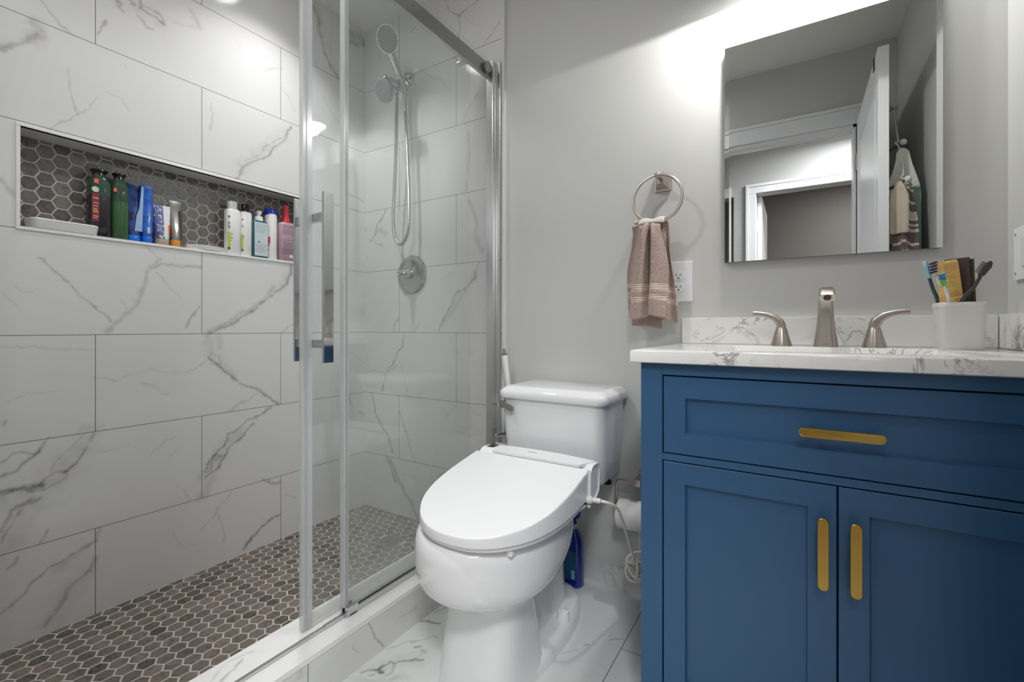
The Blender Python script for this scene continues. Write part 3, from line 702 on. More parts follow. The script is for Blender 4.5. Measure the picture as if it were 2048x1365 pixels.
loft(bm,[egg(.03,1.06,1.43,.066,.5,2.4,2.6),egg(.10,1.07,1.42,.058,.5,2.4,2.6),egg(.18,1.08,1.42,.058,.5,2.4,2.4),egg(.26,1.06,1.44,.064,.5,2.4,2.4),egg(.33,1.05,1.48,.078,.5,2.6,2.8),egg(.39,1.04,1.53,.110,.5,3,3)])
loft(bm,[rrect(TX,1.38,.372,.115,.165,.05),rrect(TX,1.38,.395,.122,.17,.05),rrect(TX,1.38,.409,.120,.168,.05)])
bowl=bobj('bowl',bm,ceramic,t,angle=55)
bm=B(); lathe(bm,[(.020,.0),(.020,.018),(.016,.028),(.008,.033),(.001,.034)],(TX+.095,1.27,.036),n=24); bobj('bolt_cap',bm,plastic_w,bowl)
bm=B(); TK=-.705
loft(bm,[rrect(TK,1.470,.408,.138,.060,.03,8),rrect(TK,1.470,.420,.166,.082,.036,8),rrect(TK,1.469,.440,.180,.096,.036,8),rrect(TK,1.467,.50,.184,.105,.036,8),rrect(TK,1.464,.60,.188,.112,.036,8),rrect(TK,1.463,.692,.191,.117,.036,8)])
tank=bobj('tank',bm,ceramic,t,angle=50)
bm=B(); LC=TK+.004
loft(bm,[rrect(LC,1.460,.689,.190,.116,.034,8),rrect(LC,1.460,.688,.197,.124,.036,8),rrect(LC,1.460,.692,.200,.127,.037,8),rrect(LC,1.460,.7085,.200,.127,.037,8),rrect(LC,1.461,.7155,.196,.123,.036,8),rrect(LC,1.463,.7245,.185,.112,.032,8),rrect(LC,1.464,.728,.178,.106,.028,8),rrect(LC,1.465,.729,.165,.095,.024,8)])
bobj('tank_lid',bm,ceramic,t,angle=50)
bm=B(); cyl(bm,(TK-.172,1.352,.664),(TK-.172,1.334,.664),.013,n=18)
prism(bm,[(TK-.185,.671),(TK-.140,.668),(TK-.121,.660),(TK-.119,.650),(TK-.130,.644),(TK-.163,.657),(TK-.185,.660)],1.326,1.335,'y')
prism(bm,[(TK-.205,.668),(TK-.185,.671),(TK-.180,.658),(TK-.200,.660)],1.322,1.336,'y'); bobj('flush_lever',bm,chrome,t,angle=30)
bm=B(); cyl(bm,(TK+.15,1.50,.405),(TK+.15,1.50,.43),.012,n=12); cyl(bm,(TK+.15,1.50,.398),(TK+.15,1.50,.406),.017,n=6); bobj('tank_bolt',bm,black_r,t)
# bidet seat: base unit, seat ring, lid
bm=B(); prof=[(1.150,.428),(1.28,.428),(1.302,.445),(1.309,.51),(1.304,.525),(1.292,.531),(1.256,.531),(1.244,.5255),(1.2345,.515),(1.226,.500),(1.217,.484),(1.206,.467),(1.192,.453),(1.174,.443),(1.156,.438),(1.149,.433)]
loft(bm,[[(TX+x,1.24+(y-1.24)*s,.483+(z-.483)*s) for y,z in prof] for x,s in ((-.192,.88),(-.197,.95),(-.197,1),(-.15,1),(0,1),(.15,1),(.198,1),(.200,.95),(.196,.88))])
bu=bobj('bidet_base',bm,plastic_w,t,angle=35)
bm=B(); prism(bm,[(TX-.150,1.292),(TX-.10,1.300),(TX-.02,1.305),(TX+.08,1.302),(TX+.190,1.287),(TX+.186,1.270),(TX+.176,1.242),(TX+.168,1.225),(TX+.160,1.2225),(TX-.135,1.2225)],.5265,.5345,'z'); bobj('top_cover',bm,plastic_w,bu)
bobj('sensor_window',box(B(),TX-.186,TX-.160,1.262,1.296,.530,.5325,.001),black_r,bu)
bobj('brand_mark',box(B(),TX-.028,TX+.004,1.2665,1.2695,.5345,.5350),M('mark_grey',(120,120,122),.5),bu)
half=[(.0,.798),(.035,.801),(.072,.812),(.108,.834),(.138,.865),(.163,.903),(.180,.945),(.191,.99),(.197,1.04),(.200,1.10),(.199,1.17),(.1985,1.195),(.1955,1.214),(.188,1.2185),(.0,1.2195)]
half=[(p.x,p.y) for p in smooth_path([(a,b,0) for a,b in half],4)]
outl=[(TX+a,b) for a,b in half]+[(TX-a,b) for a,b in half[-2:0:-1]]
CXY=(TX,1.04)
outl=[(x+.028*max(0,(1.27-y)/.47),y) for x,y in outl]
def lid_ring(s,zf,off=0): return [(CXY[0]+(x-CXY[0])*s,CXY[1]+(y-CXY[1])*s+off,zf(CXY[1]+(y-CXY[1])*s)) for x,y in outl]
ztop=lambda y:.4635+.152*(y-.798)
zbot=lambda y:.4405+.012*(y-.798)
bm=B(); loft(bm,[lid_ring(.97,lambda y:zbot(y)+.001),lid_ring(.995,zbot),lid_ring(1.0,lambda y:zbot(y)+.003),lid_ring(1.0,lambda y:ztop(y)-.006),lid_ring(.9965,lambda y:ztop(y)-.0022),lid_ring(.988,ztop)]); _BEV.add(id(bm))
bobj('seat_lid',bm,plastic_w,t,angle=50)
bm=B(); zs=lambda y:.4285
loft(bm,[lid_ring(.90,lambda y:zs(y)),lid_ring(.965,zs,.002),lid_ring(.975,lambda y:zs(y)+.003,.002),lid_ring(.978,lambda y:.4375,.002),lid_ring(.965,lambda y:.4395,.002),lid_ring(.80,lambda y:.4395,.002)])
box(bm,TX+.139,TX+.155,.878,.898,.408,.431,.004); box(bm,TX-.080,TX-.060,.862,.885,.4222,.431,.003)
bobj('seat_ring',bm,plastic_w,t,angle=40)
prism_=B(); prism(prism_,[(TX-.155,.985),(TX-.192,.972),(TX-.186,.962),(TX-.150,.950)],.452,.463,'z'); bobj('lid_tab',prism_,plastic_w,t)
bm=B(); cyl(bm,(TX+.199,1.205,.447),(TX+.214,1.209,.447),.011,n=14); cyl(bm,(TX+.214,1.209,.447),(TX+.236,1.216,.446),.007,n=12); cyl(bm,(TX+.205,1.200,.430),(TX+.212,1.200,.430),.004,n=10)
bobj('cord_plug',bm,plastic_s,t)
o=bobj('plug_socket',cyl(B(),(TX+.198,1.200,.447),(TX+.2005,1.200,.447),.013,n=16),black_r,bu)
c=thing('power_cord','white bidet power cord running from the seat to a bundled coil beside the vanity','cord')
cm=M('white_cord_sheath',(226,221,212),.45,var=.0)
bm=B(); tube(bm,[(TX+.2375,1.2165,.446),(-.452,1.222,.443),(-.440,1.245,.430),(-.437,1.275,.405),(-.438,1.31,.365),(-.441,1.37,.288),(-.443,1.43,.205),(-.446,1.455,.170)],.0042,8); bobj('cord',bm,cm,c)
rnd=random.Random(4); bm=B()
for i in range(5):
    cx,cy,cz=-.432+rnd.uniform(-.006,.006),1.465+rnd.uniform(-.01,.01),.158+rnd.uniform(-.008,.008)
    a=rnd.uniform(-.5,.5); ex,ez=.036+.006*i/2,.020+.004*i
    tube(bm,[(cx+ex*math.cos(s)*math.cos(a)-ez*math.sin(s)*math.sin(a),cy+.012*math.sin(2*s+i),cz+ex*math.cos(s)*math.sin(a)+ez*math.sin(s)*math.cos(a)) for s in [2*PI*j/12 for j in range(12)]],.004,7,3,closed=True)
tube(bm,[(-.440,1.450,.125),(-.432,1.440,.16),(-.437,1.455,.195)],.005,7); tube(bm,[(-.415,1.46,.14),(-.402,1.475,.24),(-.400,1.51,.30),(-.402,1.56,.33),(-.40,1.588,.34)],.0042,7)
bobj('coil',bm,cm,c)
# toilet brush standing behind the toilet
h=thing('toilet_brush_holder','chrome-rimmed toilet brush holder on the wall behind the bidet seat','brush holder')
bm=B(); hx,hy=-.985,1.535
def ovl(z,s,a=.048,b=.044): return [(hx+a*s*math.cos(2*PI*i/28),hy+b*s*math.sin(2*PI*i/28),z) for i in range(28)]
loft(bm,[ovl(.23,.7),ovl(.24,.85),ovl(.43,.98),ovl(.496,1),ovl(.496,.88),ovl(.43,.84),ovl(.26,.70)],True,True); bobj('cup',bm,plastic_s,h)
bm=B(); loft(bm,[ovl(.483,1.04),ovl(.503,1.06),ovl(.503,.90),ovl(.483,.88)],False,False); bobj('rim',bm,chrome_d,h)
bobj('wall_plate',box(B(),hx-.02,hx+.02,1.572,YP,.33,.47,.003),plastic_s,h)
b=thing('toilet_brush','white-handled toilet brush with a chrome stem leaning beside the toilet tank','toilet brush')
bm=B(); cyl(bm,(-.968,1.545,.405),(-.980,1.535,.70),.0075,n=14); bobj('stem',bm,chrome_d,b)
bm=B(); cyl(bm,(-.979,1.536,.695),(-.9935,1.530,.822),.0105,.0125,n=18); bobj('handle',bm,plastic_w,b)
bm=B(); cyl(bm,(-.9935,1.530,.822),(-.9945,1.5297,.831),.0130,n=18); cyl(bm,(-.9945,1.5297,.831),(-.995,1.529,.840),.004,n=10); tube(bm,[(-.999,1.529,.838),(-.999,1.529,.846),(-.991,1.529,.846),(-.991,1.529,.838)],.0025,8,3); bobj('cap',bm,chrome_d,b)
bm=B(); sphere(bm,(-.967,1.546,.37),.026,10,1.4); bobj('bristles',bm,M('grey_bristles',(70,70,72),.9),b)
# ------------------------------------------------------------------ toilet paper, spray bottle
h=thing('toilet_paper_holder','brushed nickel toilet paper holder arm on the wall beside the vanity','paper holder')
bm=B(); box(bm,-.474,-.438,1.583,YP,.395,.431,.004); box(bm,-.468,-.444,1.510,1.585,.401,.425,.003); bobj('wall_post',bm,nickel,h)
bm=B(); tube(bm,[(-.468,1.522,.412),(-.490,1.522,.412),(-.515,1.522,.411),(-.527,1.522,.403),(-.531,1.522,.355),(-.530,1.522,.316),(-.522,1.522,.309),(-.43,1.522,.311)],.0042,10,6); bobj('wire_arm',bm,nickel,h)
r=thing('toilet_paper_roll','white toilet paper roll hanging on the nickel arm beside the vanity','toilet paper')
pm=M('tissue_paper',(236,234,230),.9,var=.02,bump=.3,bscale=300)
bm=B(); lathe(bm,[(.0195,0),(.0195,.0),(.047,0),(.049,.003),(.049,.097),(.047,.10),(.0195,.10),(.0195,0.0005)],(-.520,1.522,.300),(1,0,0),36); bobj('roll',bm,pm,r)
bm=B(); loft(bm,[[(-.471,1.571,.30),(-.439,1.571,.30),(-.439,1.5722,.30),(-.471,1.5722,.30)],[(-.471,1.574,.22),(-.439,1.574,.22),(-.439,1.5752,.22),(-.471,1.5752,.22)],[(-.471,1.574,.115),(-.439,1.574,.115),(-.439,1.5752,.115),(-.471,1.5752,.115)]]); bobj('loose_sheet',bm,pm,r)
s=thing('spray_bottle','blue glass-cleaner spray bottle standing on the floor behind the toilet','spray bottle')
k=N('blue_liquid_plastic'); k.set(color=rgb(8,36,128),rough=.12,coat=.5); bp=k.m
bm=B(); bx,by=-.694,1.528
def er(z,a,b_): return rrect(bx,by,z,a,b_,min(a,b_)*.75,6)
loft(bm,[er(.0,.034,.024),er(.006,.038,.028),er(.10,.038,.028),er(.145,.038,.028),er(.165,.036,.026),er(.19,.024,.020),er(.205,.0145,.0145)]); bobj('bottle_body',bm,bp,s)
bm=B(); cyl(bm,(bx,by,.204),(bx,by,.222),.0155,n=20); bobj('collar',bm,M('pale_collar',(170,178,196),.4),s)
bm=B(); cyl(bm,(bx,by,.222),(bx,by,.245),.011,n=16); box(bm,bx-.055,bx+.025,by-.013,by+.013,.243,.268,.005); tube(bm,[(bx-.028,by,.245),(bx-.034,by,.225),(bx-.044,by,.205)],.005,8); bobj('trigger',bm,M('blue_trigger',(18,30,140),.35),s)
def label_patch(name,x0,x1,y,z0,z1,mat,par,d=.0006): return bobj(name,box(B(),x0,x1,y-d,y,z0,z1),mat,par,smooth=False)
lb=label_patch('label',bx-.030,bx+.022,by-.0279,.030,.130,M('teal_label',(20,96,140),.35,var=.25,nscale=60),s)
for i in range(7): label_patch('bar_line',bx+.006,bx+.018,by-.0286,.034+i*.0045,.0362+i*.0045,M('label_ink_white',(200,210,220),.5),lb)
# ------------------------------------------------------------------ vanity
VX0,VX1,VYF=-.306,.430,1.045; VC=.062
t=thing('vanity_cabinet','blue shaker vanity cabinet with one drawer over two doors and brass pulls','vanity')
bm=B()
box(bm,VX0,VX0+.020,VYF+.02,1.588,.0,.852,.001); box(bm,VX1-.020,VX1,VYF+.02,1.588,0,.852,.001); box(bm,VX0+.02,VX1-.02,1.57,1.588,.10,.85); box(bm,VX0+.02,VX1-.02,1.06,1.58,.10,.118)
for x0,x1,z0,z1 in ((VX0,-.258,0,.852),(.382,VX1,0,.852),(-.258,.382,.826,.852),(-.258,.382,.6365,.6515),(-.258,.382,.07,.105)): box(bm,x0,x1,VYF,VYF+.021,z0,z1,.0012)
bobj('cabinet_body',bm,blue_paint,t)
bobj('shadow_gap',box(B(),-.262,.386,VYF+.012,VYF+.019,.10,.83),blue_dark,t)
def shaker(name,x0,x1,z0,z1,st,parent):
    bm=B(); y0=VYF-.001; y1=VYF+.018; yp=VYF+.0075
    n=[(x0,z0),(x1,z0),(x1,z1),(x0,z1)]; ii=[(x0+st,z0+st),(x1-st,z0+st),(x1-st,z1-st),(x0+st,z1-st)]
    e=.0012
    V=lambda p,y:bm.verts.new((p[0],y,p[1]))
    o=[V((p[0]+(e if k in(0,3) else -e),p[1]+(e if k<2 else -e)),y0) for k,p in enumerate(n)]; o2=[V(p,y0+e) for p in n]; ob=[V(p,y1) for p in n]
    a=[V(p,y0) for p in ii]; b=[V((p[0]+(.003 if k in(0,3) else -.003),p[1]+(.003 if k<2 else -.003)),yp) for k,p in enumerate(ii)]
    for k in range(4):
        m=(k+1)%4
        bm.faces.new((o[k],o[m],a[m],a[k])); bm.faces.new((a[k],a[m],b[m],b[k])); bm.faces.new((o2[k],o2[m],o[m],o[k])); bm.faces.new((ob[k],ob[m],o2[m],o2[k]))
    bm.faces.new(b); bm.faces.new(list(reversed(ob)))
    return bobj(name,bm,blue_paint,parent,smooth=False)
def pull(parent,cx,cz,L,w,vert):
    pts=[]; 
    for s in (1,-1):
        for i in range(9):
            a=math.radians((0 if s>0 else 180)+ -90+180*i/8+ (0)); pts.append((s*(L/2-w/2)+w/2*math.cos(a) , w/2*math.sin(a)))
    bm=B(); y0,y1=VYF-.030,VYF-.024
    P=[(cx+(q[1] if vert else q[0]),cz+(q[0] if vert else q[1])) for q in pts]
    loft(bm,[[(cx+(x-cx)*.94,y0,cz+(z-cz)*.985) for x,z in P],[(x,y0+.0012,z) for x,z in P],[(x,y1,z) for x,z in P]])
    for d in (-L*.34,L*.34):
        q=(cx,cz+d) if vert else (cx+d,cz); cyl(bm,(q[0],y1-.001,q[1]),(q[0],VYF+.008,q[1]),.005,n=12)
    return bobj('handle',bm,brass,parent,angle=30)
d=shaker('drawer',-.255,.379,.654,.823,.046,t); pull(d,VC+.003,.735,.130,.0175,False)
d=shaker('door',-.255,.0605,.107,.634,.0455,t); pull(d,.0385,.513,.134,.0175,True)
d=shaker('door',.0635,.379,.107,.634,.0455,t); pull(d,.0875,.513,.134,.0175,True)
t=thing('vanity_countertop','white marble-look vanity countertop with a recessed rectangular basin','countertop')
bm=B(); cx0,cx1,cy0,cy1,zt,zb=-.325,.413,1.026,1.572,.8805,.852; bx0,bx1,by0,by1=-.152,.276,1.115,1.435; e=.003
def ringz(x0,x1,y0,y1,z): return [(x0,y0,z),(x1,y0,z),(x1,y1,z),(x0,y1,z)]
R_=lambda L:[bm.verts.new(p) for p in L]
rs=[R_(ringz(cx0+.004,cx1-.004,cy0+.004,cy1,zb)),R_(ringz(cx0,cx1,cy0,cy1,zb+.002)),R_(ringz(cx0,cx1,cy0,cy1,zt-e)),R_(ringz(cx0+e,cx1-e,cy0+e,cy1-e,zt)),R_(ringz(bx0,bx1,by0,by1,zt)),R_(ringz(bx0+.004,bx1-.004,by0+.004,by1-.003,zt-.004)),R_(ringz(bx0+.055,bx1-.055,by0+.040,by1-.012,zt-.095)),R_(ringz(bx0+.09,bx1-.09,by0+.08,by1-.05,zt-.105))]
for a,b in zip(rs[:-1],rs[1:]):
    for k in range(4): bm.faces.new((a[k],a[(k+1)%4],b[(k+1)%4],b[k]))
bm.faces.new(rs[-1]); bobj('slab',bm,marble_top,t,angle=50)
bm=B(); lathe(bm,[(.022,0),(.022,.003),(.012,.004),(.001,.004)],(VC,1.27,zt-.105),n=24); bobj('basin_drain',bm,nickel,t)
o=bobj('backsplash',box(B(),-.325,.413,1.573,1.5935,.8805,.9635,.0015),marble_top); tag(o,'white marble backsplash strip along the wall behind the faucet','backsplash')
o=bobj('side_splash',box(B(),.4145,XR,1.03,1.5935,.8805,.9635,.0015),marble_top); tag(o,'white marble side splash against the right wall beside the brush cup','side splash')
# faucet
t=thing('widespread_faucet','brushed nickel widespread faucet with a tapered spout and two curved lever handles','faucet')
bm=B(); path=[(1.492,.8805,.028,.026),(1.492,.886,.0275,.0255),(1.494,.93,.0215,.0225),(1.495,.968,.0178,.0195),(1.492,1.000,.0158,.0175),(1.480,1.017,.0155,.0160),(1.462,1.0255,.0160,.0135),(1.440,1.0255,.0165,.0115),(1.418,1.018,.0170,.0105),(1.404,1.007,.0172,.0100)]
rings=[]
for i,(y,z,hw,hd) in enumerate(path):
    a=path[max(i-1,0)]; b=path[min(i+1,len(path)-1)]; ty,tz=b[0]-a[0],b[1]-a[1]; L=math.hypot(ty,tz); ty/=L;tz/=L
    if i<2: ty,tz=0,1
    ny,nz=-tz,ty   # normal in the yz plane
    ring=rrect(0,0,0,hw,hd,min(hw,hd)*.62,5)
    rings.append([(VC+p[0],y-ny*p[1],z-nz*p[1]) for p in ring])
loft(bm,rings); sp=bobj('spout',bm,nickel,t,angle=50)
a=path[-1]; bm=B(); ty,tz=path[-1][0]-path[-2][0],path[-1][1]-path[-2][1]; L=math.hypot(ty,tz); cyl(bm,(VC,a[0]-.0002,a[1]),(VC,a[0]+ty/L*.0012,a[1]+tz/L*.0012),.0085,n=20); bobj('aerator',bm,M('aerator_dark',(70,60,52),.5,.4),sp)
bobj('brand_mark',box(B(),VC-.006,VC+.006,1.4658,1.4664,.887,.8884),MATS['mark_grey'],sp)
for s,cx in ((-1,-.041),(1,.165)):
    bm=B(); lathe(bm,[(.0265,0),(.0262,.003),(.020,.025),(.0145,.046),(.0125,.051)],(cx,1.492,.8805),n=32); o=bobj('handle',bm,nickel,t)
    bm=B(); rings=[]
    for x,z,hh,hw in ((0,.9318,.0122,.0120),(.001,.940,.0122,.0120),(.006,.9495,.0122,.0115),(.018,.9595,.0105,.0110),(.034,.9665,.0082,.0108),(.050,.9700,.0072,.0112),(.064,.9710,.0072,.0118),(.070,.9710,.0068,.0118)):
        tx=1 if x>.015 else x/.015; nx_,nz_=(0,1) 
        ang=0 if x<.0005 else min(1,x/.02)
        dx,dz=math.cos(PI/2*(1-ang)),math.sin(PI/2*(1-ang)); nx_,nz_=-dz,dx
        rings.append([(cx+s*(x+nx_*q[1]),1.492+q[0],z+nz_*q[1]) for q in rrect(0,0,0,hw,hh,min(hw,hh)*.6,4)])
    loft(bm,rings); bobj('lever',bm,nickel,o,angle=50)
# ------------------------------------------------------------------ mirror, vanity light
t=thing('vanity_mirror','large frameless rectangular mirror on the wall above the faucet','mirror')
mx0,mx1,mz0,mz1=-.196,.312,1.136,1.806; yo,yi,bv=1.5695,1.5690,.0125
bm=B()
for xa,ya,xb,yb in ((mx0,yo,mx0+bv,yi),(mx0+bv,yi,mx1-bv,yi),(mx1-bv,yi,mx1,yo)):
    bm.faces.new([bm.verts.new(p) for p in ((xa,ya,mz0),(xb,yb,mz0),(xb,yb,mz1),(xa,ya,mz1))])
bobj('mirror_glass',bm,mirror_m,t,smooth=False)
bobj('mirror_backing',box(B(),mx0+.0008,mx1-.0008,1.5712,1.5925,mz0+.0008,mz1-.0008,.0008),M('mirror_back_grey',(120,120,118),.35,.3),t)
t=thing('vanity_light','brushed nickel three-lamp vanity light above the mirror','wall light')
bm=B(); box(bm,VC-.24,VC+.24,1.572,YP,2.03,2.10,.005); bobj('backplate',bm,nickel,t)
lens=N('frosted_lamp_lens'); lens.set(color=rgb(240,240,235),rough=.4,emis=(.985,.985,.985,1)); 
for i,x in enumerate(VANITY_LAMP_X):
    bm=B(); tube(bm,[(x,1.575,2.065),(x,1.50,2.085),(x,VANITY_LAMP_Y,2.075)],.009,12,5); loft(bm,[circ(x,VANITY_LAMP_Y,VANITY_LAMP_Z-.006,.060,36),circ(x,VANITY_LAMP_Y,2.06,.056,36),circ(x,VANITY_LAMP_Y,2.075,.030,36)],False,True); bobj('shade',bm,nickel,t)
    lk=lens if i==0 else N('frosted_lamp_lens_dim')
    lk.set(color=rgb(240,240,235),rough=.4,emis=(.985,.985,.985,1),es=VANITY_E[i])
    bm=B(); lathe(bm,[(.001,-.024),(.014,-.0232),(.028,-.0205),(.040,-.0155),(.049,-.008),(.053,.001),(.054,.004),(.001,.004)],(x,VANITY_LAMP_Y,VANITY_LAMP_Z),n=32); bobj('lens',bm,lk.m,t)
t=thing('shower_downlight','round white recessed downlight in the shower ceiling','ceiling light')
bm=B(); sx,sy,sz=SHOWER_LAMP; lathe(bm,[(.085,.008),(.085,.002),(.080,-.002),(.064,-.001),(.060,.003)],(sx,sy,sz),n=36); bobj('trim_ring',bm,plastic_w,t)
bm=B(); lathe(bm,[(.060,.002),(.001,.002)],(sx,sy,sz),n=36); lk=N('downlight_lens'); lk.set(color=rgb(240,240,240),emis=(1,1,1,1),es=1.6); bobj('lens',bm,lk.m,t)
# ------------------------------------------------------------------ towel ring and towel
t=thing('towel_ring','brushed nickel towel ring on a pyramid base left of the mirror','towel ring')
bm=B(); rx,rz=-.390,1.431
loft(bm,[[(rx+sx*h,y,rz-.010+sz*h) for sx,sz in ((1,1),(-1,1),(-1,-1),(1,-1))] for h,y in ((.026,YP),(.026,1.586),(.022,1.583),(.009,1.553))]); bobj('wall_base',bm,nickel,t,smooth=False)
bm=B(); cyl(bm,(rx,1.572,rz-.002),(rx,1.522,rz),.0080,n=18); sphere(bm,(rx,1.520,rz),.0100,10); bobj('post',bm,nickel,t)
bm=B(); RR=.0785; cz=rz-RR; tube(bm,[(rx+RR*math.sin(a),1.520-.012*(1-math.cos(a))*.5,cz+RR*math.cos(a)) for a in [2*PI*i/40 for i in range(40)]],.0048,12,2,closed=True); bobj('ring',bm,nickel,t)
k=N('terry_cloth'); zz=k.sep(k.obj())[2]
nz=k.noise(300,3,.75,vec=k.obj())
dob=k.attr('band'); hem=k.attr('hem')
c=k.mix(k.ramp(nz,.3,.75),rgb(150,120,108),rgb(236,212,200)); lines=k.math('SINE',k.math('MULTIPLY',zz,900.0))
c=k.mix(dob,c,k.mix(k.ramp(lines,-1,1),rgb(200,172,158),rgb(238,218,206))); c=k.mix(hem,c,rgb(198,170,156))
k.set(color=c,rough=.95,sheen=.3); 
hgt=k.mix(dob,nz,k.math('MULTIPLY',lines,.25)); k.bump(hgt,1.0,.006); terry=k.m
def towel_sheet(bm_, name, fn, nu, nv, mat, parent, thick, bands=True):
    us=np.linspace(0,1,nu); vs=np.linspace(0,1,nv)
    co=[fn(u,v) for u in us for v in vs]; f=[(i*nv+j,(i+1)*nv+j,(i+1)*nv+j+1,i*nv+j+1) for i in range(nu-1) for j in range(nv-1)]
    me=bpy.data.meshes.new(name); me.from_pydata(co,[],f); me.materials.append(mat)
    if bands:
        bd=[];hm=[]
        for u in us:
            for v in vs:
                bd.append(1.0 if (.655<v<.715 or .765<v<.825) else 0.0); hm.append(1.0 if v>.955 else 0.0)
        me.attributes.new('band','FLOAT','POINT').data.foreach_set('value',bd); me.attributes.new('hem','FLOAT','POINT').data.foreach_set('value',hm)
    me.polygons.foreach_set('use_smooth',[True]*len(f))
    o=link(bpy.data.objects.new(name,me),parent)
    m=o.modifiers.new('thick','SOLIDIFY'); m.thickness=thick; m.offset=0
    m=o.modifiers.new('sub','SUBSURF'); m.levels=1; m.render_levels=1
    return o
t=thing('hand_towel','dusty pink terry hand towel hanging bunched through the towel ring','towel')
def sm(a,b,x): 
    x=min(1,max(0,(x-a)/(b-a))); return x*x*(3-2*x)
zr=cz-RR
def front(u,v):
    w0,w1=.070,.116; w=w0+(w1-w0)*sm(0,.55,v); xc=-.411+(-.008)*v
    x=xc+(u-.5)*w
    fold=.024*math.sin(u*2*PI*2.1+.6+.6*v)*(sm(0,.18,v)*(1-.5*sm(.6,1,v)))+.009*math.sin(u*2*PI*3.7+2+.8*v)*sm(0,.1,v)*(1-sm(.2,.95,v)*.8)
    bottom=.963+.010*(u-.3)**2*4-.016*sm(.55,1,u)
    z0=zr+.0105-.010*abs(u-.5)*2
    z=z0+(bottom-z0)*v
    y=1.500+.020*sm(0,.10,1-v)*0-.013*sm(0,.08,v)+.010*(1-sm(0,.05,v))+fold*.9-.012*sm(.5,1,v)
    if v<.05: y+= .010*(1-v/.05)
    return (x+.010*math.cos(u*2*PI*1.9+.9)*.5*sm(.1,.5,v), y, z-.006*sm(.5,1,v)*math.sin(u*7))
towel_sheet(None,'front_drape',front,44,60,terry,t,.0055)
def right_(u,v):
    x=-.372+.012*v+(u-.5)*(.030+.040*sm(.2,.9,v)); z0=zr+.008; z=z0+(.952-z0)*v
    y=1.528+.010*math.sin(u*2*PI*1.3+1.5)*sm(0,.3,v)-.004*v
    return (x,y-.006*(1-sm(0,.06,v)),z+.004*math.sin(u*5))
towel_sheet(None,'right_drape',right_,18,56,terry,t,.005)
def inner(u,v):
    x=-.428+(u-.5)*(.060+.040*v); z0=1.20; z=z0+(.938-z0)*v
    return (x,1.522+.007*math.sin(u*2*PI*1.2+.4)+.006*u,z-.010*sm(.5,1,u)*v)
towel_sheet(None,'inner_fold',inner,18,40,terry,t,.005)
dk=M('terry_shadow_side',(128,104,98),.95,var=.1,nscale=200)
def left_(u,v):
    x=-.468-.012*sm(0,.5,v)+(u-.5)*(.026+.012*v); z0=zr+.002; z=z0+(.985-z0)*v
    return (x+.004*math.sin(v*8),1.545+.004*math.sin(u*6)-.010*(1-sm(0,.06,v)),z)
towel_sheet(None,'back_drape',left_,10,40,terry,t,.004)
def over(u,v):
    a=PI*v; w=.084; x=-.405+(u-.5)*w
    return (x,1.513+.016*math.cos(a)*-1,zr-.002+(.017+.004*math.sin(u*9))*math.sin(a)-.004*abs(u-.5)*2)
towel_sheet(None,'top_fold',over,20,14,M('terry_lit_top',(214,206,200),.95,var=.05,nscale=200,bump=.5,bscale=420),t,.006,bands=False)  # light on the top fold put into a paler terry colour
bm=B(); sphere(bm,(-.457,1.513,zr+.008),.0105,8,.75); o=bobj('rolled_corner',bm,MATS['terry_lit_top'],t)
# ------------------------------------------------------------------ outlet and switch
t=thing('wall_outlet','white duplex outlet plate on the wall between the towel and the backsplash','outlet')
bm=B(); ox,oz=-.339,1.085; box(bm,ox-.044,ox+.044,1.5885,YP,oz-.067,oz+.067,.0022); bobj('cover_plate',bm,plastic_w,t)
for dz in (.0195,-.0195):
    bm=B(); pts=[]
    for i in range(28):
        a=2*PI*i/28; pts.append((ox+.0172*math.cos(a),oz+dz+max(-.0138,min(.0138,.0172*math.sin(a)))))
    loft(bm,[[(x,1.589,z) for x,z in pts],[(x,1.5870,z) for x,z in pts]]); o=bobj('receptacle',bm,plastic_w,t,angle=30)
    bm=B(); box(bm,ox-.0078,ox-.0058,1.5864,1.5875,oz+dz-.001,oz+dz+.0075); box(bm,ox+.0052,ox+.0070,1.5864,1.5875,oz+dz,oz+dz+.0065); cyl(bm,(ox,1.5875,oz+dz-.0075),(ox,1.5864,oz+dz-.0075),.0026,n=12); bobj('slots',bm,black_r,o)
cyl_=cyl(B(),(ox,1.5888,oz),(ox,1.5876,oz),.003,n=12); bobj('screw',cyl_,plastic_s,t)
t=thing('light_switch','white switch plate on the right wall above the counter','light switch')
bobj('cover_plate',box(B(),XR-.006,XR,1.405,1.539,1.041,1.163,.002),plastic_w,t)
bobj('rocker',box(B(),XR-.0095,XR-.004,1.456,1.490,1.070,1.134,.002),plastic_s,t)
for z in (1.057,1.147):
    bm=B(); cyl(bm,(XR-.006,1.526,z),(XR-.0073,1.526,z),.003,n=12); bobj('screw',bm,chrome_d,t)
# ------------------------------------------------------------------ brush cup and its contents
t=thing('brush_cup','pale grey rounded-square cup holding brushes on the right of the counter','cup')
bm=B(); ux,uy,uz=.315,1.448,.8805
def cr_(z,h): return rrect(ux,uy,z,h,h,.014,5)
loft(bm,[cr_(uz,.0355),cr_(uz+.003,.0368),cr_(uz+.094,.0402),cr_(uz+.0965,.0402),cr_(uz+.0968,.0412),cr_(uz+.1075,.0416),cr_(uz+.1085,.0408),cr_(uz+.1085,.0385),cr_(uz+.006,.0345)]); bobj('cup_body',bm,M('grey_cup_plastic',(214,213,210),.35,var=.01),t,angle=50)
def brush(name,label,pts,r0,head,col,hcol,mats=None,grp=None):
    t=thing(name,label,'toothbrush'); bm=B(); tube(bm,pts,lambda s:r0*(1-.25*s),10,6); bobj('handle',bm,M('brush_'+label[:10].replace(' ','_'),col,.35,var=.0),t)
    return t
zb_=uz+.010
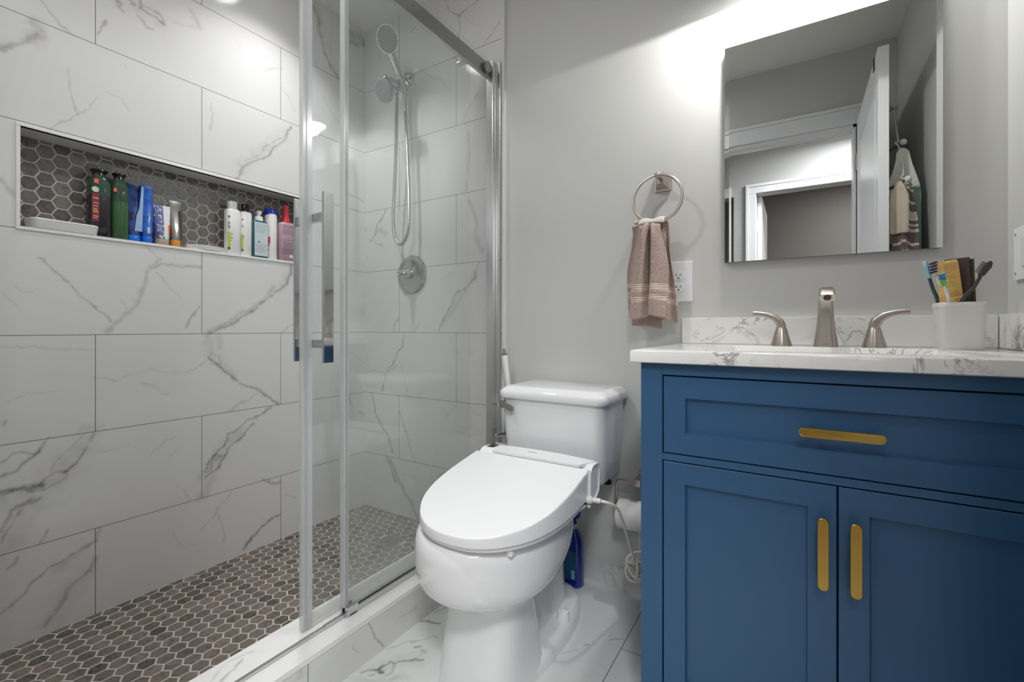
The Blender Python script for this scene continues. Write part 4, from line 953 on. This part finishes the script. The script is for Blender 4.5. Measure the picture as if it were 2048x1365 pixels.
t1=brush('toothbrush','dark teal toothbrush leaning left in the grey cup',[(.287,1.463,zb_),(.282,1.458,.985),(.270,1.450,1.025),(.262,1.445,1.055)],.0046,None,(36,66,84),None)
bm=B(); loft(bm,[rrect(0,0,z,h,.0045,.004,4) for z,h in ((-.018,.003),(-.012,.006),(.010,.0068),(.020,.005),(.024,.002))]); bmesh.ops.transform(bm,matrix=Matrix.Translation((.2595,1.444,1.066))@Matrix.Rotation(-.22,4,'Y')@Matrix.Rotation(1.1,4,'Z'),verts=bm.verts[:]); bobj('head',bm,M('teal_pale',(150,184,196),.4,var=.0),t1)
bm=B(); 
for i in range(4):
    for j in range(2): cyl(bm,(.262+j*.004,1.440,1.060+i*.007),(.272+j*.003,1.434,1.064+i*.007),.0022,n=8)
bobj('bristles',bm,M('navy_bristle',(40,46,90),.6),t1)
t2=brush('toothbrush','white toothbrush with blue and green bristles in the grey cup',[(.300,1.425,zb_),(.293,1.418,.98),(.288,1.415,1.01),(.283,1.414,1.025)],.0040,None,(226,226,232),None)
bm=B(); q=[(x*.0095/.0095,z) for x,z in [(0.0095*math.cos(a)*1.0,.0165*math.sin(a)) for a in [2*PI*i/24 for i in range(24)]]]
loft(bm,[[(x,-.0022,z) for x,z in q],[(x,.0022,z) for x,z in q]]); mt=Matrix.Translation((.2795,1.412,1.039))@Matrix.Rotation(-.18,4,'Y'); bmesh.ops.transform(bm,matrix=mt,verts=bm.verts[:]); bobj('head',bm,plastic_w,t2)
for nm,col,zz0,zz1 in (('blue_bristles',(60,150,205),.003,.013),('green_bristles',(150,205,80),-.013,.001)):
    bm=B()
    for i in range(3):
        for j in range(3): 
            z=zz0+(zz1-zz0)*j/2; x=(i-1)*.0045
            cyl(bm,(x,-.002,z),(x*1.1,-.010,z),.002,n=8)
    bmesh.ops.transform(bm,matrix=mt,verts=bm.verts[:]); bobj('bristles',bm,M(nm,col,.6),t2)
t3=brush('toothbrush','black toothbrush leaning right in front of the brown comb',[(.300,1.422,zb_),(.311,1.415,.985),(.330,1.408,1.020),(.340,1.405,1.043)],.0045,None,(62,58,58),None)
bm=B(); loft(bm,[rrect(0,0,z,h,.004,.003,4) for z,h in ((-.014,.003),(-.008,.006),(.012,.0075),(.020,.005),(.023,.002))]); mt=Matrix.Translation((.3455,1.403,1.056))@Matrix.Rotation(.5,4,'Y'); bmesh.ops.transform(bm,matrix=mt,verts=bm.verts[:]); bobj('head',bm,M('charcoal_plastic',(66,62,62),.4),t3)
bm=B()
for i in range(5):
    for j in (-1,1): cyl(bm,(-.004*1.0,j*.002,-.006+i*.0055),(-.0125,j*.002,-.006+i*.0055),.0019,n=8)
bmesh.ops.transform(bm,matrix=mt,verts=bm.verts[:]); bobj('bristles',bm,M('grey_bristle',(120,118,118),.6),t3)
t=thing('comb','honey-coloured wooden comb standing in the grey cup','comb')
bm=B(); cw,chh=.042,.098
prism(bm,[(-.021,0),(-.008,0),(-.006,chh),(-.017,chh),(-.0205,chh-.004)],-.0032,.0032,'y'); box(bm,-.008,.019,-.0032,.0032,0,.012,.001); box(bm,-.008,.018,-.0032,.0032,chh-.006,chh,.001)
nt=26
for i in range(nt): 
    z=.012+(chh-.019)*i/(nt-1); box(bm,-.008,.0195,-.0022,.0022,z-.00115,z+.00115)
mt=Matrix.Translation((.303,1.446,.990))@Matrix.Rotation(-.10,4,'Y')@Matrix.Rotation(-.30,4,'Z'); bmesh.ops.transform(bm,matrix=mt,verts=bm.verts[:])
k=N('honey_wood'); k.set(color=k.mix(k.ramp(k.noise(40,4,.6,1.0,vec=k.obj()),.35,.7),rgb(246,212,140),rgb(226,178,98)),rough=.45); bobj('comb_body',bm,k.m,t)
bobj('comb_foot',box(B(),.286,.312,1.440,1.450,.888,.994,.002),k.m,t)
t=thing('comb','dark brown wooden comb standing behind the honey-coloured comb','comb')
bm=B(); box(bm,-.022,.022,-.004,.002,0,.206,.002); box(bm,-.012,.028,.002,.007,0,.202,.002); mt=Matrix.Translation((.322,1.463,.888))@Matrix.Rotation(-.035,4,'Y')@Matrix.Rotation(-.42,4,'Z'); bmesh.ops.transform(bm,matrix=mt,verts=bm.verts[:])
k=N('dark_wood'); k.set(color=k.mix(k.noise(60,4,.6,1,vec=k.obj()),rgb(56,42,38),rgb(78,60,54)),rough=.5); bobj('comb_body',bm,k.m,t)
# ------------------------------------------------------------------ toiletries in the niche
NZ=NZ0; NXC=-1.930
def bottle(par,name,cy,prof,mat,cx=NXC,sq=.6,angle=50,n=6):
    # prof: (z, half depth along x, half width along y)
    bm=B(); loft(bm,[rrect(cx,cy,NZ+z,hx,hy,min(hx,hy)*sq,n) for z,hx,hy in prof]); return bobj(name,bm,mat,par,angle=angle)
def face(name,y0,y1,z0,z1,x,mat,par,d=.0007): return bobj(name,box(B(),x,x+d,y0,y1,NZ+z0,NZ+z1),mat,par,smooth=False)
def curved(name,cx,cy,r,a0,a1,z0,z1,mat,par,n=10,ry=None):
    bm=B(); ry=ry or r
    A=[math.radians(a0+(a1-a0)*i/n) for i in range(n+1)]
    loft(bm,[[(cx+r*math.cos(a),cy+ry*math.sin(a),NZ+z) for a in A] for z in (z0,z1)],closed=False); return bobj(name,bm,mat,par)
ink=M('print_ink',(70,70,72),.5,var=0.0); inkw=M('print_white',(232,230,226),.5,var=0.0)
def lines(par,y0,y1,x,zs,h=.0016,mat=None,name='print_line'):
    for i,z in enumerate(zs): face(name,y0,y1-(i%3)*.12*(y1-y0),z,z+h,x,mat or ink,par,.0004)
def text(name,s,size,loc,par,mat,rx=0):
    c=bpy.data.curves.new(name,'FONT'); c.body=s; c.size=size; c.extrude=.0002; c.align_x='CENTER'
    tmp=bpy.data.objects.new(name,c); COL.objects.link(tmp); bpy.context.view_layer.update()
    me=bpy.data.meshes.new_from_object(tmp.evaluated_get(bpy.context.evaluated_depsgraph_get())); bpy.data.objects.remove(tmp); bpy.data.curves.remove(c)
    me.materials.clear(); me.materials.append(mat); o=link(bpy.data.objects.new(name,me),par)
    o.matrix_local=Matrix.Translation(loc)@Matrix.Rotation(rx,4,'Z')@Matrix(((0,0,1,0),(1,0,0,0),(0,1,0,0),(0,0,0,1)))
    return o
def barcode(par,y0,y1,x,z0,z1,n=9,vert=True):
    o=face('barcode',y0,y1,z0,z1,x,inkw,par,.0004)
    for i in range(n):
        a=i/n
        if vert: face('bar',y0+.001,y1-.001,z0+(z1-z0)*(a+.02),z0+(z1-z0)*(a+(.035 if i%2 else .06)),x+.0003,ink,o,.0004)
# 1 soap tray
t=thing('soap_tray','long low white plastic tray at the left end of the shower niche','tray')
bm=B(); loft(bm,[rrect(NXC,.462,NZ+z,hx,hy,.018,6) for z,hx,hy in ((.0,.036,.072),(.003,.038,.075),(.026,.040,.078),(.030,.041,.079),(.033,.040,.078),(.034,.037,.075))]); bobj('tray_body',bm,M('milky_plastic',(222,221,219),.35,var=.02),t)
# 2, 3 glass-look shampoo bottles
gm=N('bottle_green_clear'); gm.set(color=rgb(88,116,100),rough=.08,trans=.55,ior=1.3); gcap=M('black_cap_gloss',(20,21,22),.15,var=0.0)
def herbal(cy,label,liq,fill,w,h):
    t=thing('shampoo_bottle',label,'bottle')
    r=w/2
    b=bottle(t,'bottle_body',cy,[(0,r*.86,r*.92),(.004,r,r),(h*.72,r,r),(h*.80,r*.96,r*.96),(h*.87,r*.74,r*.74),(h*.90,r*.58,r*.58),(h*.93,r*.55,r*.55)],gm.m,sq=.7)
    bottle(t,'liquid',cy,[(.0012,r*.85,r*.9),(.005,r*1.004,r*1.004),(fill,r*1.004,r*1.004)],liq,sq=.7)
    bm=B(); lathe(bm,[(r*.6,0),(r*.6,h*.045),(r*.66,h*.055),(r*.80,h*.065),(r*.80,h*.082),(r*.74,h*.09),(.001,h*.09)],(NXC,cy,NZ+h*.91),n=28); bobj('cap',bm,gcap,t)
    return t,r
liq1=M('plum_liquid',(52,46,50),.15,var=.02); liq2=M('green_liquid',(66,104,64),.15,var=.03)
t,r=herbal(.5485,'dark plum shampoo bottle with black cap and red label in the niche',liq1,.135,.056,.222)
rl=M('red_label',(132,28,40),.4,var=.06,nscale=90); om=M('orange_tab',(232,92,70),.4,var=0.0)
l=face('label',.524,.541,.050,.140,NXC+r*1.006,rl,t); text('label_text','PURE',.0062,(NXC+r*1.006+.0008,.5325,NZ+.122),l,inkw)
lines(l,.526,.540,NXC+r*1.006+.0007,(.108,.098,.060,.066),.0012,inkw); lines(l,.526,.540,NXC+r*1.006+.0007,(.078,.083,.088),.0028,M('gold_print',(196,160,90),.4))
bm=B(); lathe(bm,[(.009,0),(.009,.0008),(.001,.0008)],(NXC+r*1.006,.532,NZ+.152),(1,0,0),n=18); bobj('seal_mark',bm,M('pale_seal',(206,214,206),.5,var=.1,nscale=300),t)
face('orange_tab',.529,.540,.172,.186,NXC+r*.985,om,t)
t,r=herbal(.6005,'green shampoo bottle with black cap standing second in the niche','x' and liq2,.128,.046,.224)
face('orange_tab',.5795,.588,.158,.170,NXC+r*.995,om,t)
for yy in (.590,.600,.610): 
    bm=B(); tube(bm,[(NXC+r*1.0,yy,NZ+.01),(NXC+r*1.0,yy,NZ+.16)],.0015,6,2); bobj('rib',bm,liq2,t)
# 4 blue squeeze tubes (two side by side)
def tube_pack(label,cy,w,h,cap_h,mat,capmat,cx=NXC,tilt=0.0,d=.017,cat='tube',name='squeeze_tube',yaw=0):
    t=thing(name,label,cat)
    bm=B(); loft(bm,[rrect(cx,cy,NZ+cap_h+z*(h-cap_h),hx,hy,min(hx,hy)*.9,6) for z,hx,hy in ((0,d,w*.40),(.08,d*1.04,w*.44),(.45,d*.72,w*.48),(.85,d*.25,w*.50),(.95,.0022,w*.50),(1,.0018,w*.50))]); b=bobj('tube_body',bm,mat,t,angle=30)
    bm=B(); loft(bm,[rrect(cx,cy,NZ+z,hx,hy,min(hx,hy)*.9,6) for z,hx,hy in ((0,d*.93,w*.38),(.002,d*.98,w*.40),(cap_h-.002,d*1.0,w*.41),(cap_h,d*.96,w*.40))]); bobj('cap',bm,capmat,t)
    return t
bl=N('blue_foil_tube'); bl.set(color=bl.mix(bl.ramp(bl.noise(30,3,.5,.8,vec=bl.obj()),.35,.7),rgb(14,70,170),rgb(36,120,214)),rough=.2,coat=.4)
bdk=N('dark_blue_foil'); bdk.set(color=bdk.mix(bdk.ramp(bdk.noise(36,3,.5,1.0,vec=bdk.obj()),.4,.7),rgb(10,28,78),rgb(24,80,160)),rough=.18,coat=.4)
capb=M('bright_blue_cap',(20,110,214),.25,var=0.0)
t=tube_pack('dark blue foil squeeze tube beside the green bottle in the niche',.6400,.050,.202,.026,bdk.m,capb,cx=-1.934)
barcode(t,.643,.651,-1.9195,.036,.062); face('print_patch',.630,.637,.034,.056,-1.9185,M('pale_blue_print',(96,150,214),.4),t)
pg=[(.639,.040),(.660,.040),(.664,.195),(.658,.195),(.652,.120),(.644,.095)]
bobj('pale_panel',prism(B(),[(a,NZ+b) for a,b in pg],-1.9165,-1.9158,'x'),M('pale_blue_panel',(150,178,222),.3,var=.1),t)
t=tube_pack('bright blue squeeze tube to the right of the dark blue tube in the niche',.6760,.036,.204,.028,bl.m,capb,cx=-1.926)
barcode(t,.672,.680,-1.908,.036,.058); lines(t,.670,.680,-1.9125,(.088,.092,.096),.002)
# 5, 6 lotion tubes
k=N('white_blue_tube'); y=k.sep(k.obj())[1]; z=k.sep(k.obj())[2]
blk=k.math('MULTIPLY',k.math('LESS_THAN',y,.722),k.math('GREATER_THAN',k.noise(120,2,.5,vec=k.obj()),.40))
c=k.mix(blk,rgb(222,220,220),rgb(92,100,150)); og=k.math('MULTIPLY',k.math('GREATER_THAN',y,.733),k.math('LESS_THAN',k.math('ABSOLUTE',k.math('SUBTRACT',z,NZ+.060)),.018)); c=k.mix(og,c,rgb(236,134,76)); lb_=k.math('MULTIPLY',k.math('GREATER_THAN',y,.733),k.math('LESS_THAN',z,NZ+.042)); c=k.mix(lb_,c,rgb(140,190,222)); k.set(color=c,rough=.35)
t=tube_pack('white and slate-blue lotion tube with an orange patch on a tan cap in the niche',.7195,.050,.145,.024,k.m,M('tan_cap',(176,156,142),.4),cx=-1.922,d=.016)
lines(t,.700,.714,-1.903,(.05,.056,.062,.068),.0014,inkw)
t=tube_pack('silver lotion tube standing on an orange cap in the niche',.7640,.040,.172,.030,M('silver_tube',(170,168,166),.22,.75,var=.2,nscale=25),M('orange_cap',(214,138,58),.4),cx=-1.934,d=.017)
face('brown_side',.774,.782,.034,.140,-1.921,M('brown_print',(62,48,46),.4,var=.05),t)
# 7 ribbed soap dish
t=thing('soap_dish','white ribbed round soap dish lying flat in the middle of the niche','soap dish')
bm=B(); rings=[]
for z,s in ((0,.92),(.003,1),(.016,1.03),(.020,1.05),(.021,1.0),(.008,.9)):
    rings.append([(NXC+.042*s*math.cos(a)*(1+.012*(i%2)),.868+.066*s*math.sin(a)*(1+.012*(i%2)),NZ+z) for i,a in enumerate([2*PI*i/96 for i in range(96)])])
loft(bm,rings); bobj('dish_body',bm,M('white_dish',(226,224,222),.35,var=.0),t,angle=20)
# 8, 9 white bottles with green label
lime=M('lime_label',(168,196,52),.4,var=.02)
def slim(label,cy,w,capmat,h=.217,cx=NXC,cw=.62):
    t=thing('lotion_bottle',label,'bottle'); r=w/2
    bottle(t,'bottle_body',cy,[(0,r*.6,r*.92),(.004,r*.68,r),(h*.80,r*.68,r),(h*.84,r*.62,r*.93),(h*.855,r*.5,r*.72)],M('white_bottle_plastic',(230,229,227),.28,var=.0),cx=cx,sq=.8)
    bottle(t,'cap',cy,[(h*.853,r*.5,r*cw),(h*.99,r*.5,r*cw),(h,r*.44,r*(cw-.08))],capmat,cx=cx,sq=.9)
    return t,cx+r*.68
t,x=slim('white bottle with a white cap and lime green label, beside the soap dish',.9625,.056,M('white_cap',(226,226,226),.3,var=0.0))
l=face('label',.936,.957,.030,.092,x-.0012,lime,t); face('dark_band',.936,.957,.020,.030,x-.0012,ink,t); text('label_text','2',.013,(x+.0003,.951,NZ+.079),l,ink); lines(l,.945,.956,x-.0002,(.070,.064,.056),.0014)
lines(t,.938,.958,x-.001,(.149,),.006); lines(t,.938,.954,x-.001,(.128,.123,.115,.110,.105),.0022)
t,x=slim('white bottle with a black cap and lime green label in the niche',1.0135,.047,gcap,cw=.60)
l=face('label',.991,1.003,.030,.090,x-.0016,lime,t); face('dark_band',.991,1.003,.021,.030,x-.0016,ink,t); text('label_text','2',.010,(x+.0001,.998,NZ+.078),l,ink)
lines(t,.992,1.003,x-.0014,(.148,),.005); lines(t,.992,1.000,x-.0014,(.126,.120),.002)
# 10 pump bottle
t=thing('pump_bottle','teal pump bottle with a pale blue printed label and white pump','bottle')
tl=M('teal_bottle',(44,92,104),.2,var=.03); bottle(t,'bottle_body',1.065,[(0,.017,.029),(.003,.0185,.031),(.152,.0185,.031),(.158,.015,.027)],tl,cx=-1.922,sq=.5)
l=face('label',1.0375,1.0935,.010,.150,-1.9035,M('ice_blue_label',(198,208,214),.4,var=.02),t)
lines(l,1.041,1.090,-1.9029,(.140,.134,.128,.122,.114,.108),.0012,M('pale_print',(150,160,168),.5)); lines(l,1.041,1.090,-1.9029,(.056,.050,.044,.038,.032,.026),.0012,M('pale_print2',(140,150,158),.5)); face('print_block',1.050,1.060,.066,.070,-1.9029,ink,l)
bm=B(); cyl(bm,(-1.922,1.065,NZ+.157),(-1.922,1.065,NZ+.176),.0165,.0155,n=24); cyl(bm,(-1.922,1.065,NZ+.176),(-1.922,1.065,NZ+.188),.007,n=16); loft(bm,[rrect(-1.922,1.065,NZ+z,hx,hy,.004,4) for z,hx,hy in ((.186,.010,.0085),(.198,.011,.009),(.200,.009,.007))]); bobj('pump',bm,M('white_cap',(226,226,226),.3,var=0.0),t)
# 11 white bottle with blue cap
t=thing('lotion_bottle','white bottle with a blue cap and a pink fruit picture, next to the pump bottle','bottle')
r=.0245; bm=B(); lathe(bm,[(r*.95,0),(r,.004),(r,.188),(r*.93,.197),(r*.7,.201)],(NXC,1.121,NZ),n=32); bobj('bottle_body',bm,M('white_bottle_plastic'),t)
bm=B(); lathe(bm,[(r*.98,.192),(r*1.03,.194),(r*1.03,.216),(r*.96,.219),(.001,.219)],(NXC-.003,1.121,NZ),n=32); bobj('cap',bm,M('royal_blue_cap',(16,52,168),.25,var=0.0),t)
pk=M('pink_print',(214,66,92),.4,var=.15,nscale=120)
curved('fruit_print',NXC,1.121,r*1.01,-72,-34,.070,.098,pk,t); curved('fruit_print',NXC,1.121,r*1.012,-72,-44,.058,.070,M('dark_print',(70,60,70),.4),t); curved('fruit_print',NXC,1.121,r*1.01,-70,-50,.038,.054,pk,t)
for z in (.128,.136,.143): curved('print_line',NXC,1.121,r*1.01,-68,-52,z,z+.004,M('navy_print',(60,66,100),.4),t)
# 12 mauve bottle, 13 sliver
t=thing('shampoo_bottle','mauve bottle with a tall red neck near the right end of the niche','bottle')
mv=M('mauve_plastic',(178,150,164),.3,var=.02); r=.041; cy=1.1885
bottle(t,'bottle_body',cy,[(0,.022,.039),(.004,.024,r),(.160,.024,r),(.168,.022,.039),(.172,.017,.030)],mv,cx=-1.922,sq=.75)
bm=B(); lathe(bm,[(.0185,.170),(.0185,.180),(.0135,.196),(.0125,.232),(.0135,.236),(.0135,.246),(.010,.249),(.001,.249)],(-1.922,cy-.004,NZ),n=28); bobj('neck_cap',bm,M('red_cap',(200,44,64),.3,var=0.0),t)
pm2=M('mauve_print',(140,114,132),.4); lines(t,1.156,1.222,-1.8978,(.158,.152,.146,.138,.132,.126,.120),.0012,pm2); face('print_block',1.156,1.210,.034,.060,-1.8976,pm2,t); lines(t,1.160,1.212,-1.8978,(.094,.066,.070),.0012,pm2)
for yy in (1.166,1.180,1.194):
    bm=B(); lathe(bm,[(.0048,0),(.0048,.0005),(.0036,.0006),(.0036,.0002)],(-1.8978,yy,NZ+.081),(1,0,0),n=16); bobj('round_mark',bm,pm2,t)
barcode(t,1.2125,1.223,-1.8977,.022,.058); face('print_block',1.188,1.200,.018,.030,-1.8977,inkw,t)
t=thing('lotion_bottle','white and teal bottle half hidden by the shower door edge, right of the mauve bottle','bottle')
bm=B(); lathe(bm,[(.0145,0),(.0155,.003),(.0155,.06),(.0155,.115),(.011,.125)],(-1.942,1.247,NZ),n=24); bobj('bottle_body',bm,M('teal_bottle'),t)
bm=B(); lathe(bm,[(.0157,.100),(.0157,.125),(.012,.16),(.010,.164)],(-1.942,1.247,NZ),n=24); bobj('cap',bm,M('white_cap'),t)
curved('navy_band',-1.942,1.247,.0159,-90,60,.080,.100,M('navy_print',(60,66,100),.4),t)
# ------------------------------------------------------------------ bathroom door (open, seen in the mirror) with its hook rack
LX0,LX1,LY0,LY1=.265,.299,.090,.852
bm=B(); box(bm,LX0+.004,LX1-.004,LY0+.004,LY1-.004,.012,2.034)
for a,b,c,d in ((LY0,LY0+.10,.01,2.036),(LY1-.085,LY1,.01,2.036),(LY0+.1,LY1-.085,1.90,2.036),(LY0+.1,LY1-.085,.01,.25),(LY0+.1,LY1-.085,.95,1.10)): box(bm,LX0,LX1,a,b,c,d,.0012)
for z0,z1 in ((1.125,1.875),(.275,.925)): box(bm,LX0+.0015,LX1-.0015,LY0+.128,LY1-.113,z0,z1,.0015)
door=struct(bobj('door_1',bm,trim_white))
for z in (.25,1.05,1.82):
    bm=B(); cyl(bm,(.2635,.083,z-.045),(.2635,.083,z+.045),.006,n=12); bobj('hinge',bm,nickel,door)
t=thing('door_hook_rack','white wire hook rack hung over the open bathroom door, reflected in the mirror','hook rack')
wire=M('white_wire',(226,224,220),.3,var=0.0); hx_=.352
bm=B()
for dy in (0,.006):
    tube(bm,[(hx_-.03,.395+dy,1.99),(hx_,.49+dy,1.925),(hx_-.012,.507+dy,1.905),(hx_,.53+dy,1.885),(hx_,.665+dy,1.715),(hx_-.012,.680+dy,1.70),(hx_,.70+dy,1.665),(hx_,.775+dy,1.545),(hx_-.010,.78+dy,1.528),(hx_+.006,.80+dy,1.51),(hx_,.79+dy,1.495)],.0025,8,4)
tube(bm,[(hx_,.795,1.495),(hx_,.60,1.52),(hx_,.42,1.55)],.0028,8,4); bobj('wire_frame',bm,wire,t)
for (y,z) in ((.505,1.912),(.690,1.69),(.790,1.512)):
    bm=B(); cyl(bm,(LX1,y-.0,z-.03),(hx_+.008,y,z),.0055,n=12); bobj('hook_stem',bm,M('dark_metal',(70,68,66),.4,.6),t)
    bm=B(); sphere(bm,(hx_+.012,y+.006,z+.004),.0125,8); bobj('hook_knob',bm,wire,t)
bm=B(); box(bm,LX0-.003,LX1+.003,.73,.76,2.036,2.039); box(bm,LX0-.003,LX0-.001,.73,.76,1.99,2.039); box(bm,LX1,LX1+.003,.73,.76,1.80,2.039); bobj('over_door_hook',bm,M('dark_metal'),t)
def stripes(name,cols,scale,axis=2,ang=0):
    k=N(name); p=k.sep(k.obj()); v=k.math('ADD',k.math('MULTIPLY',p[2],scale),k.math('MULTIPLY',p[1],scale*ang)); f=k.math('FRACT',v)
    r=k.t.nodes.new('ShaderNodeValToRGB'); r.color_ramp.interpolation='CONSTANT'; k.l(f,r.inputs[0])
    while len(r.color_ramp.elements)<len(cols): r.color_ramp.elements.new(.5)
    for e,(pp,c) in zip(r.color_ramp.elements,cols): e.position=pp; e.color=rgb(*c)
    k.set(color=r.outputs[0],rough=.95); k.bump(k.noise(300,3,.6,vec=k.obj()),.5,.003); return k.m
tw=(206,196,184); bw=(112,98,94)
m_tr=stripes('striped_towel',[(0,tw),(.12,bw),(.30,tw),(.36,bw),(.62,tw),(.70,bw),(.76,tw),(.82,bw),(.9,tw)],6.2,ang=-.5)
m_beige=M('beige_towel',(204,190,174),.95,var=.05,bump=.4,bscale=300)
def bunch(x0,x1,y,zt,zb,ph,amp=.014,arch=.0,yslope=0,k=7.0):
    def f(u,v):
        sp=.35+.65*sm(0,.30,v); xc=(x0+x1)/2; x=xc+(u-.5)*(x1-x0)*sp
        z=zt+(zb-zt)*v-arch*abs(u-.5)**2*4*(1-v)
        return (x, y+amp*math.sin(u*k+ph+v*.8)*(.3+.7*v)+yslope*(u-.5)-.012*(1-sm(0,.08,v)), z)
    return f
t=thing('bath_towel','beige and brown striped towel hanging on the door hook rack, reflected in the mirror','towel')
towel_sheet(None,'striped_panel',bunch(.340,.398,.800,1.505,.82,.4,.012,.01,-.03),24,44,m_tr,t,.006,False)
towel_sheet(None,'beige_panel',bunch(.306,.362,.815,1.510,1.30,2.0,.008,.01,.02),18,20,m_beige,t,.006,False)
towel_sheet(None,'lower_panel',bunch(.306,.368,.806,1.335,.84,2.2,.010,.0,.02,6.0),18,30,m_tr,t,.006,False)
k=N('teal_print_towel'); n_=k.noise(9,2,.4,.6,vec=k.obj()); r=k.t.nodes.new('ShaderNodeValToRGB'); r.color_ramp.interpolation='CONSTANT'; k.l(n_,r.inputs[0])
for e,(p,c) in zip([r.color_ramp.elements[0],r.color_ramp.elements[1],r.color_ramp.elements.new(.5)],((0,(132,160,156)),(.56,(36,44,84)),(.47,(212,212,202)))): e.position=p; e.color=rgb(*c)
k.set(color=r.outputs[0],rough=.95)
t=thing('bath_towel','teal, white and navy patterned towel hanging behind the striped towel on the door rack','towel')
towel_sheet(None,'towel_panel',bunch(.304,.412,.735,1.665,1.05,1.0,.012,.02,.0),24,40,k.m,t,.010,False)
# ------------------------------------------------------------------ hallway fittings and far room (mirror only)
bm=B(); box(bm,-.292,-.258,-1.96,HB-.105,.01,2.03,.002); door2=struct(bobj('door_2',bm,trim_white))
bm=B(); box(bm,-.2935,-.2885,-1.206,-1.19,1.74,1.83); bobj('hinge',bm,plastic_s,door2)
t=thing('bathroom_fill_light','added round white fill light, out of view on the ceiling beside the shower','ceiling light')  # added housing for the fill lamp, out of view
bm=B(); lathe(bm,[(.105,0),(.105,-.02),(.10,-.025)],(BATH_FILL[0],BATH_FILL[1],ZC),n=36); bobj('rim',bm,nickel,t)
lk=N('bath_fill_lens'); lk.set(color=rgb(240,240,238),emis=(.985,.985,.985,1),es=1.5); bm=B(); lathe(bm,[(.098,-.02),(.09,-.035),(.06,-.047),(.001,-.052)],(BATH_FILL[0],BATH_FILL[1],ZC),n=36); bobj('lens',bm,lk.m,t)
t=thing('hall_ceiling_light','flush round white hallway ceiling light outside the bathroom door','ceiling light')
bm=B(); lathe(bm,[(.24,0),(.24,-.02),(.235,-.025)],(.45,-.60,ZC),n=36); bobj('rim',bm,nickel,t)
lk=N('hall_light_lens'); lk.set(color=rgb(240,240,238),emis=(.985,.985,.985,1),es=3.0); bm=B(); lathe(bm,[(.232,-.02),(.21,-.04),(.12,-.06),(.001,-.066)],(.45,-.60,ZC),n=36); bobj('lens',bm,lk.m,t)
t=thing('towel_bar','chrome towel bar on the wall of the far room, reflected in the mirror','towel bar')
bm=B(); tube(bm,[(-.20,-2.60,1.60),(-.02,-2.60,1.60)],.006,8,2,False); tube(bm,[(-.20,-2.60,1.57),(-.02,-2.60,1.57)],.006,8,2,False); bobj('bar',bm,chrome_d,t)
bm=B(); box(bm,-.03,-.01,-2.70,-2.59,1.55,1.62,.003); bobj('bracket',bm,chrome_d,t)

for o in list(bpy.data.objects):
    if o.parent is None and 'label' in o.keys():
        g={'toothbrush':'toothbrushes in the grey cup','comb':'combs in the grey cup','bath_towel':'towels on the door hook rack','shampoo_bottle':'shampoo bottles in the niche','lotion_bottle':'lotion bottles in the niche','squeeze_tube':'squeeze tubes in the niche'}.get(o.name.split('.')[0])
        if g: o['group']=g
